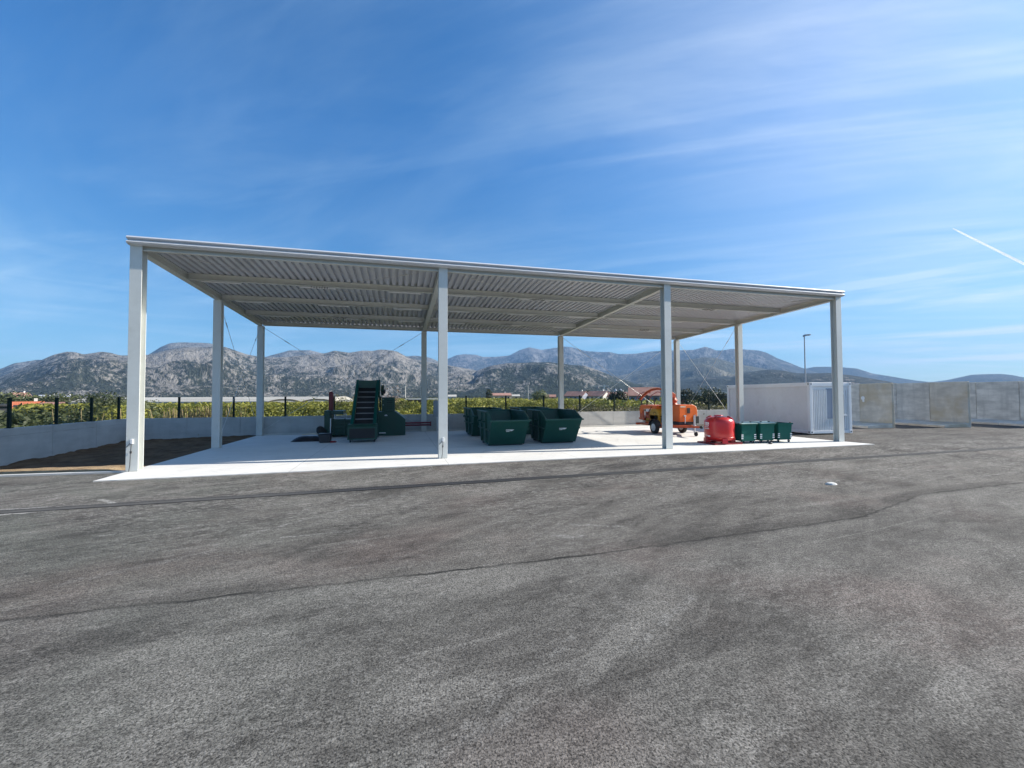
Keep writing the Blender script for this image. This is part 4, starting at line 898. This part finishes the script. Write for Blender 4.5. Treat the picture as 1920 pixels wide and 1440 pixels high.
lone('round_tree', 'dark green tree between the two red roofed houses', 25.0, 215, 6.2, 5.0, M['darkleaf'], 110, 14, 90, .3)
for k, (az, d, h, w) in enumerate([(-36.8, 150, 3.6, 9), (-34.6, 190, 4.3, 14), (-31.8, 180, 4.1, 12), (-29.2, 140, 4.2, 9), (-28.0, 100, 2.9, 8), (-26.8, 80, 2.8, 6), (-33.0, 70, 1.5, 9), (-30.6, 66, 1.55, 9), (-28.4, 60, 2.2, 7), (-36.5, 50, 1.7, 7), (-34.5, 52, 1.5, 7), (-27.2, 46, 2.2, 6)]):
    lone('field_tree', 'grey green field tree near the orange roofed barn', az, d, h, w, M['olive'], 120 + k, 14, 110, w * .03)['group'] = 'field trees around the orange roofed barn'

# ------------------------------------------------------------------ far buildings
def house(name, label, az, d, w, dep, eave, ridge, wallm, roofm, rz, wins=3, cat='house', gable='x', chim=True):
    t = thing(name, label, cat, polar(az, d, GZ), rz)
    mb = MB(); e, h = eave, ridge; 
    if gable == 'x':                                                # ridge runs along local x, gables at the ends
        mb.prism([(-dep / 2, 0), (dep / 2, 0), (dep / 2, e), (0, h - .12), (-dep / 2, e)], -w / 2, w / 2); obj('wall', mb, wallm, t)
        mb = MB(); o = .4
        sl = (h - e) / (dep / 2)
        mb.prism([(-dep / 2 - o, e - o * sl), (0, h), (dep / 2 + o, e - o * sl), (dep / 2 + o, e - o * sl + .22), (0, h + .22), (-dep / 2 - o, e - o * sl + .22)], -w / 2 - .3, w / 2 + .3); rf = obj('roof', mb, roofm, t)
    else:
        mb.box(-w / 2, w / 2, -dep / 2, dep / 2, 0, e); obj('wall', mb, wallm, t); mb = MB(); mb.box(-w / 2 - .4, w / 2 + .4, -dep / 2 - .4, dep / 2 + .4, e, h); rf = obj('roof', mb, roofm, t)
    if chim:
        mb = MB(); mb.box(w * .22, w * .22 + .6, .3, .9, ridge - .4, ridge + .9); obj('chimney', mb, M['hwhite'], rf)
    for k in range(wins):
        x = -w / 2 + w * (k + .5) / wins; mb = MB(); mb.box(x - .5, x + .5, -dep / 2 - .05, -dep / 2 + .05, eave * .42, eave * .42 + 1.2); wo = obj('window', mb, M['glass'], t)
    return t
fz = lambda az: R(-az)
house('tiled_barn', 'low barn with bright orange tiled roof beyond the left fence', -33.9, 150, 4.9, 4, 1.0, 2.2, M['hwhite'], M['tile_orange'], fz(-34) + R(2), 3, 'barn', chim=True)
house('annex_building', 'low cream annex with flat tiled strip beside the orange roofed barn', -32.35, 150, 3.5, 4, 1.55, 2.0, M['hcream'], M['tile'], fz(-31), 2, 'building', chim=False)
house('dark_shed', 'low dark shed at the left edge behind the first fence post', -36.0, 100, 3.4, 5, 2.0, 2.3, M['dark'], M['dark'], fz(-36), 0, 'shed', 'flat', False)
house('far_house', 'small far house with red roof and chimney at the foot of the left hill', -34.3, 330, 5.6, 6, 4.0, 5.8, M['hwhite'], M['tile'], fz(-34) + R(20), 3)
house('far_house', 'tiny far grey house among trees under the left hill', -32.6, 340, 7, 6, 3.2, 4.6, M['hgrey'], M['hgrey'], fz(-32), 2)
house('far_house', 'tiny far white house beside the grey house under the left hill', -31.4, 350, 3, 5, 3.4, 4.4, M['hwhite'], M['hgrey'], fz(-31), 1)
gh = thing('long_greenhouse', 'very long low white film greenhouse beyond the orchard', 'greenhouse', polar(-19.5, 158, GZ), R(-14.9) + R(1.5))
mb = MB(); mb.prism([(-9, 0)] + [(9 * math.cos(R(a)), 1.6 + 1.62 * math.sin(R(a))) for a in range(180, -1, -12)][1:-1] + [(9, 0)], -37, 37); obj('film_cover', mb, M['poly'], gh)
for x in range(-36, 37, 6):
    mb = MB(); mb.box(x - .06, x + .06, -9.03, -8.97, 0, 1.7); obj('post', mb, M['galv'], gh)
for az, lab in ((-13.3, 'small arched film tunnel left of the maroon pipe'), (-9.7, 'small arched film tunnel behind the maroon pipe')):
    tn = thing('film_tunnel', lab, 'greenhouse', polar(az, 118, GZ), fz(az)); mb = MB(); a_ = [(4.2 * math.cos(R(q)), 1.2 + 1.4 * math.sin(R(q))) for q in range(180, -1, -12)]
    mb.prism([(-4.2, 0)] + a_ + [(4.2, 0)], 0, 30, 'y'); obj('film_cover', mb, M['poly'], tn)
    mb = MB()
    for p, q in zip(a_, a_[1:]): mb.bar((p[0], -.05, p[1]), (q[0], -.05, q[1]), .18, .18)
    obj('end_hoop', mb, M['wood'], tn)
house('white_hut', 'small white hut with dark doorway in the orchard left of the conveyor', -6.4, 120, 2.0, 3, 1.9, 2.4, M['hwhite'], M['hwhite'], fz(-6), 1, 'hut', 'flat', False)
house('flat_shed', 'long pale flat roof low in the orchard behind the second rear column', 3.0, 96, 6.6, 4, 2.45, 2.7, M['wood'], M['hwhite'], fz(3), 0, 'shed', 'flat', False)
house('far_house', 'small far white house right of the middle front column', 6.9, 300, 5.4, 6, 2.8, 4.0, M['hwhite'], M['poly'], fz(7), 1, chim=False)
house('far_house', 'low far house with pale pink roof beside the cypress', 13.4, 240, 10.5, 8, 3.4, 4.6, M['hcream'], M['tile'], fz(13) + R(12), 3)
house('far_house', 'low far cream house right of the pale pink roof', 15.0, 260, 8.5, 7, 2.9, 3.8, M['hcream'], M['poly'], fz(15), 2, chim=False)
house('domed_hut', 'pale tent shaped hut beside the thin white pole', 17.0, 210, 5.2, 5, 1.8, 4.4, M['poly'], M['poly'], fz(17) + R(90), 0, 'hut', chim=False)
house('far_house', 'low far tan house next to the pale round tree', 20.0, 240, 6.5, 6, 2.4, 3.6, M['hcream'], M['tile'], fz(20), 2, chim=False)
house('red_roof_house', 'long house with red roof and grey wall right of the third rear column', 23.6, 205, 9.8, 7, 3.0, 5.0, M['hgrey'], M['tile'], fz(23) - R(30), 4)
house('red_roof_house', 'long house with red roof and white gables under the tower crane', 26.4, 205, 9.4, 7, 3.0, 5.1, M['hwhite'], M['tile'], fz(26) - R(32), 4)
house('red_roof_house', 'cream house with red roof before the church towers', 28.9, 170, 6.6, 6, 2.6, 4.3, M['hcream'], M['tile'], fz(29) - R(10), 2)
house('red_roof_house', 'wide house with red hipped roof and white columns behind the chipper chute', 32.2, 135, 8.6, 8, 3.1, 5.4, M['hgrey'], M['tile'], fz(32), 4, chim=False)
for k in range(4):
    pass
house('flat_roof_building', 'dark building with long white flat roof behind the chipper', 36.9, 130, 7.0, 6, 3.05, 3.55, M['dark'], M['hwhite'], fz(37), 0, 'building', 'flat', False)
house('flat_roof_building', 'blue grey building with white roof left of the white container', 41.0, 160, 5.6, 8, 3.6, 4.2, M['hblue'], M['hwhite'], fz(41), 2, 'building', 'flat', False)
house('white_hut', 'little white hut below the blue grey building', 40.3, 120, 1.6, 3, 2.2, 2.6, M['hwhite'], M['hwhite'], fz(40), 0, 'hut', 'flat', False)
# church towers
ct = thing('church', 'small far church with two white bell towers', 'church', polar(28.9, 330, GZ), fz(29))
for x in (-1.6, 2.2):
    mb = MB(); mb.box(x - 1.0, x + 1.0, -1, 1, 0, 6.6); tw = obj('bell_tower', mb, M['hwhite'], ct); mb = MB(); mb.lathe([(1.15, 6.6), (1.0, 7.2), (.5, 7.9), (.0, 8.2)], (x, 0, 0), 10); obj('dome', mb, M['hgrey'], tw)
mb = MB(); mb.box(-4, 4, 1.05, 12, 0, 4.6); obj('nave', mb, M['hwhite'], ct)
# tower crane
cr = thing('tower_crane', 'small far tower crane with long horizontal jib', 'crane', polar(27.2, 420, GZ), fz(27))
mb = MB(); mb.bar((0, 0, 0), (0, 0, 13.5), 1.3); obj('mast', mb, M['hwhite'], cr)
mb = MB(); mb.bar((-14, 0, 12.2), (4.5, 0, 12.2), .5, .5); mb.bar((0, 0, 13.6), (-10, 0, 12.5), .12); mb.bar((0, 0, 13.6), (4.2, 0, 12.5), .12); obj('jib', mb, M['hwhite'], cr)
mb = MB(); mb.box(3.0, 4.5, -.4, .4, 11.2, 12.0); obj('counterweight', mb, M['hgrey'], cr)
for az, d, top, lab in ((.8, 150, 6.8, 'thin white utility pole left of the second rear column'), (17.1, 200, 8.2, 'thin white utility pole beside the tent shaped hut')):
    up = thing('utility_pole', lab, 'pole', polar(az, d, GZ)); mb = MB(); mb.tube([(0, 0, 0), (0, 0, top)], [.16, .09], 8); obj('pole', mb, M['hwhite'], up); mb = MB(); mb.bar((-.7, 0, top - .4), (.7, 0, top - .4), .09); obj('crossarm', mb, M['hwhite'], up)

# ------------------------------------------------------------------ hills
def hill(label, prof, rc, foot, mat, seed, nr=56, step=.14, spur=.16, rough=.05, power=1.25):
    az0, az1 = prof[0][0], prof[-1][0]; n = int((az1 - az0) / step) + 1
    def el(a):
        for (a0, e0), (a1, e1) in zip(prof, prof[1:]):
            if a0 <= a <= a1: t = (a - a0) / (a1 - a0); return e0 + (e1 - e0) * t
        return 0
    vs = []; sl = []; mb = MB()
    for i in range(n):
        a = az0 + (az1 - az0) * i / (n - 1)
        e = (el(max(az0, a - .12)) + 2 * el(a) + el(min(az1, a + .12))) / 4
        rcr = rc * (1 + .05 * noise.noise(Vector((a * .12, seed, 0)))); H = math.tan(R(e)) * rcr + CAM.z - GZ
        for j in range(nr + 1):
            t = j / nr * 1.22                                         # 1 = crest, beyond it the back slope
            rr = rc * foot + (rcr - rc * foot) * t; p = polar(a, rr)
            sp = noise.fractal(Vector((p.x, p.y, seed * 77.)) * (3.2 / rc * 1.7), 1, 2, 5); fine = noise.fractal(Vector((p.x, p.y, seed * 31.)) * (16. / rc), .9, 2.1, 4)
            if t <= 1:
                q = t + spur * sp * math.sin(math.pi * min(1, t)) * 1.4; q = max(0, min(1, q)); h = H * (q ** power); env = math.sin(math.pi * min(1, t)) ** .7
                h += H * rough * fine * env * min(1, t * 3) * 1.6; h = min(h, H * (.02 + .98 * t ** .62) * (rr / rcr) ** .2)
            else: h = H * max(0, 1 - ((t - 1) / .22) ** 1.3 * .8)
            if t > .93 and t <= 1.0: h += H * .012 * fine
            vs.append((p.x, p.y, GZ - .5 + max(0, h + .5 * (t > .02)))); sl += [R(a) * rcr, rr * .42, 0.]
    m = nr + 1
    mb.add(vs, [(i * m + j, (i + 1) * m + j, (i + 1) * m + j + 1, i * m + j + 1) for i in range(n - 1) for j in range(nr)], True)
    o = obj('hill', mb, mat, normals=False); at = o.data.attributes.new('slope', 'FLOAT_VECTOR', 'POINT'); at.data.foreach_set('vector', sl); tag(o, label, 'hill', kind='structure'); return o
PA = [(-50, .3), (-44, .5), (-37.16, .96), (-35.48, 1.82), (-34.89, 2.25), (-34.29, 2.65), (-33.2, 3.38), (-32.39, 3.96), (-31.55, 4.32), (-30.96, 4.31), (-30.43, 4.12), (-29.23, 4.48), (-28.59, 4.42), (-27.89, 4.2), (-27.22, 4.24), (-25.8, 4.38), (-24.11, 5.04), (-22.87, 5.35), (-21.49, 5.38), (-20.3, 5.63), (-19.23, 5.64), (-17.19, 4.91), (-15.17, 4.57), (-12.97, 4.78), (-10.84, 5.12), (-8.88, 5.39), (-7.84, 5.75), (-6.1, 5.55), (-4.51, 5.87), (-3.41, 5.83), (-2.43, 6.07), (-1.23, 6.03), (-.23, 5.85), (1.27, 5.04), (3.54, 4.58), (6.13, 4.18), (8.47, 3.77), (10.97, 3.27), (13.49, 2.61), (16.37, 1.95), (20.67, 1.13), (28.36, .37)]
PB = [(-62, 1.2), (-50, 1.6), (-40.69, 1.93), (-37.18, 2.2), (-35.49, 2.5), (-34.75, 3.05), (-33.36, 3.42), (-30.67, 3.57), (-27.69, 3.9), (-25.8, 4.38), (-24.85, 5.21), (-24.12, 5.66), (-23.24, 5.83), (-22.1, 5.86), (-20.31, 5.92), (-19.22, 5.34), (-16.77, 4.44), (-15.18, 4.69), (-12.86, 5.52), (-10.67, 5.71), (-9.18, 5.34), (-7.03, 4.79), (-3.21, 5.02), (.79, 5.24), (1.81, 5.33), (2.5, 5.31), (3.54, 5.22), (4.72, 4.84), (7.05, 3.76), (10.61, 2.69), (16, 1.2)]
PD = [(-8, 1.6), (-3.2, 2.97), (2.16, 4.08), (6.13, 4.89), (7.4, 5.47), (8.47, 5.62), (10.04, 5.56), (10.98, 5.27), (12.78, 5.28), (14.58, 5.45), (16.03, 6.2), (17.26, 6.54), (18.99, 6.17), (20.35, 6.36), (21.93, 6.59), (23.06, 6.46), (24.75, 5.93), (26.63, 5.74), (27.94, 5.71), (29.1, 5.4), (31.25, 5.4), (33.03, 5.61), (34.78, 5.68), (36.49, 5.64), (38.15, 5.6), (39.49, 5.93), (40.32, 5.63), (40.67, 5.41), (41.42, 5.38), (42.29, 5.52), (43.58, 5.39), (45.17, 5.17), (45.97, 4.88), (47.06, 4.15), (48.17, 3.61), (49.11, 3.09), (49.55, 2.89), (50.46, 2.5), (52., 1.98), (54.64, 1.29), (57.88, .57)]
PE = [(2, .3), (4.93, 1.26), (8.61, 2.19), (10.18, 3.41), (12.12, 4.09), (14.07, 4.41), (17.97, 4.53), (19.98, 4.51), (22.83, 4.12), (24.73, 3.98), (26.6, 3.28), (28.45, 2.48), (31.2, 1.53), (32.98, 1.23), (35.6, .66), (39.87, .16)]
PF = [(20, .8), (26.32, 2.08), (30.42, 2.86), (33.01, 3.63), (35.65, 4.17), (39.35, 4.63), (40.65, 4.51), (42.26, 3.93), (43.22, 3.63), (45.13, 3.18), (47.03, 2.74), (49.14, 2.25), (51.99, 1.58), (55.47, .72)]
PG = [(27.68, .24), (31.72, .9), (35.61, 1.67), (39.31, 2.27), (42.29, 2.26), (43.92, 2.66), (45.13, 2.81), (46.3, 2.89), (47.44, 2.73), (48.9, 2.38), (50.31, 2.33), (51.68, 2.34), (53.79, 1.98), (56.31, 1.35), (58.64, .66), (61.49, .12)]
PH = [(42, 1.2), (46.08, 2.16), (48.15, 2.46), (49.55, 2.89), (50.47, 3.09), (51.7, 3.09), (52.7, 2.99), (54.11, 2.75), (55.3, 2.2), (56.8, 1.82), (58.62, 1.32), (59.58, 1.16), (60.66, 1.31), (62.27, 1.77), (63.19, 1.81), (64.1, 1.79), (64.64, 1.68), (65.32, 1.42), (67.01, .96), (70.04, .46), (74.24, .15)]
hill('rocky grey limestone hills with dark scrub on the left', PA, 1800, .40, M['hillA'], 1)
hill('higher rocky ridge behind the left limestone hills', PB, 2900, .62, M['hillB'], 2, 44)
hill('dark wooded hill in the middle', PE, 1400, .45, M['hillE'], 3)
hill('bare olive brown slope at the right', PF, 2700, .60, M['hillF'], 4, 44)
hill('low dark hill behind the white container', PG, 1700, .50, M['hillG'], 5, 44)
hill('high blue mountain range far behind', PD, 4300, .60, M['hillD'], 6, 50)
hill('far blue hills at the right edge', PH, 4700, .70, M['hillG'], 7, 36)

# contrail high in the sky
mb = MB(); a = polar(61.2, 9700, 0); import_dir = None
def pdir(az, el, r): return CAM + Vector((math.sin(R(az)) * math.cos(R(el)), math.cos(R(az)) * math.cos(R(el)), math.sin(R(el)))) * r
p0, p1 = pdir(61.38, 15.2, 11000), pdir(66.6, 10.0, 11600)
pts = [p0.lerp(p1, t / 14) for t in range(15)]
mb.tube(pts, [4] + [12 + 8 * (t / 14) for t in range(1, 15)], 8); tag(obj('contrail', mb, M['trail']), 'straight white aircraft contrail in the sky at the right', 'contrail')

# ------------------------------------------------------------------ haze, sky, sun, camera
mb = MB(); mb.box(-6600, 6600, -6600, 6600, GZ - 2.2, 640)
hz_ = obj('haze', mb, None); tag(hz_, 'thin pale air haze over the valley', 'haze', kind='stuff')
hm = bpy.data.materials.new('haze_air'); hm.use_nodes = True; nt = hm.node_tree; nt.nodes.remove(nt.nodes['Principled BSDF'])
pv = nt.nodes.new('ShaderNodeVolumePrincipled'); pv.inputs['Color'].default_value = (.34, .60, 1., 1); pv.inputs['Density'].default_value = 1.15e-4; pv.inputs['Anisotropy'].default_value = .0
nt.links.new(pv.outputs[0], nt.nodes['Material Output'].inputs['Volume']); hz_.data.materials.append(hm)

w = bpy.data.worlds.new('World'); S.world = w; w.use_nodes = True
class WB(NB):
    def __init__(s, tree): s.t = tree; s.n = tree.nodes; s.L = tree.links
wb = WB(w.node_tree); bg = w.node_tree.nodes['Background']
sky = wb.node('ShaderNodeTexSky'); sky.sky_type = 'NISHITA'; sky.sun_disc = False; sky.sun_elevation = R(SUN_EL); sky.sun_rotation = R(SUN_AZ); sky.altitude = 20; sky.air_density = 1.0; sky.dust_density = .6; sky.ozone_density = 2.5
dvec = wb.node('ShaderNodeTexCoord').outputs['Generated']; ds = wb.sep(dvec)
den = wb.math('ADD', wb.math('MAXIMUM', ds[2], 0.), .10)
cp = wb.comb(wb.math('DIVIDE', ds[0], den), wb.math('DIVIDE', ds[1], den), 0.)
c1 = wb.noise(wb.mapv(wb.mapv(cp, rot=(0, 0, R(38))), (.30, .80, 1)), 1.2, 8, .60, 1.0)
c2 = wb.noise(wb.mapv(cp, (.10, .34, 1), (0, 0, R(12)), (4, 2, 0)), 1.4, 5, .55, .6)
c3 = wb.noise(wb.mapv(wb.mapv(cp, rot=(0, 0, R(30))), (.22, 1.15, 1)), 1.5, 7, .60, 1.1)
sund = (math.sin(R(SUN_AZ)) * math.cos(R(SUN_EL)), math.cos(R(SUN_AZ)) * math.cos(R(SUN_EL)), math.sin(R(SUN_EL)))
sd = wb.vmath('DOT_PRODUCT', dvec, sund)
veil = wb.ramp(sd, .05, .95)
cov = wb.math('ADD', wb.math('MULTIPLY', wb.ramp(c1, .40, .78), .62), wb.math('MULTIPLY', wb.ramp(c3, .44, .80), .46))
cov = wb.math('MULTIPLY', cov, wb.lerp(wb.ramp(c2, .36, .60), .45, 1.0))
cov = wb.math('ADD', wb.math('MULTIPLY', cov, wb.lerp(veil, .95, 1.15)), wb.math('MULTIPLY', wb.math('MULTIPLY', veil, veil), .34))
low = wb.ramp(wb.noise(wb.mapv(dvec, (1.6, 1.6, 26.)), 1.4, 5, .55, .4), .46, .66)
cov = wb.math('ADD', cov, wb.math('MULTIPLY', wb.math('MULTIPLY', low, wb.ramp(ds[2], .30, .06)), wb.lerp(veil, .40, .80)), clamp=True)
ccol = wb.mix(wb.math('MULTIPLY', veil, veil), (4.0, 5.6, 7.1), (8.2, 8.7, 9.6))
tint = wb.mix(1., sky.outputs[0], wb.mix(wb.ramp(ds[2], .0, .50, False), (.44, .70, .80), (.21, .80, 1.27)), 'MULTIPLY')
fin = wb.mix(wb.math('MULTIPLY', cov, .80), tint, ccol)
wb.L.new(fin, bg.inputs['Color']); bg.inputs['Strength'].default_value = .072

sun = bpy.data.lights.new('sun', 'SUN'); sun.energy = 5.0; sun.angle = R(.53); sun.color = (1., .93, .825)
so = bpy.data.objects.new('sun', sun); COL.objects.link(so); so.rotation_euler = Vector(sund).to_track_quat('Z', 'Y').to_euler(); so.location = (40, -10, 40)

cam = bpy.data.cameras.new('camera'); co = bpy.data.objects.new('camera', cam); COL.objects.link(co); S.camera = co
cam.sensor_fit = 'HORIZONTAL'; cam.sensor_width = 36; cam.lens = 794.8856 / 1920 * 36; cam.clip_start = .1; cam.clip_end = 60000
yaw, pitch, roll = .2605, .0279, -.0045
F = Vector((math.sin(yaw) * math.cos(pitch), math.cos(yaw) * math.cos(pitch), math.sin(pitch))); Rr = Vector((math.cos(yaw), -math.sin(yaw), 0)); U = Rr.cross(F)
R2 = Rr * math.cos(roll) + U * math.sin(roll); U2 = U * math.cos(roll) - Rr * math.sin(roll)
co.matrix_world = Matrix(((R2.x, U2.x, -F.x, CAM.x), (R2.y, U2.y, -F.y, CAM.y), (R2.z, U2.z, -F.z, CAM.z), (0, 0, 0, 1)))

S.view_settings.view_transform = 'Standard'; S.view_settings.look = 'None'; S.view_settings.exposure = 1.0; S.view_settings.gamma = 1
S.render.engine = 'CYCLES'
try: S.cycles.use_denoising = True; S.cycles.denoiser = 'OPENIMAGEDENOISE'
except Exception: pass
S.cycles.max_bounces = 8; S.cycles.volume_bounces = 0
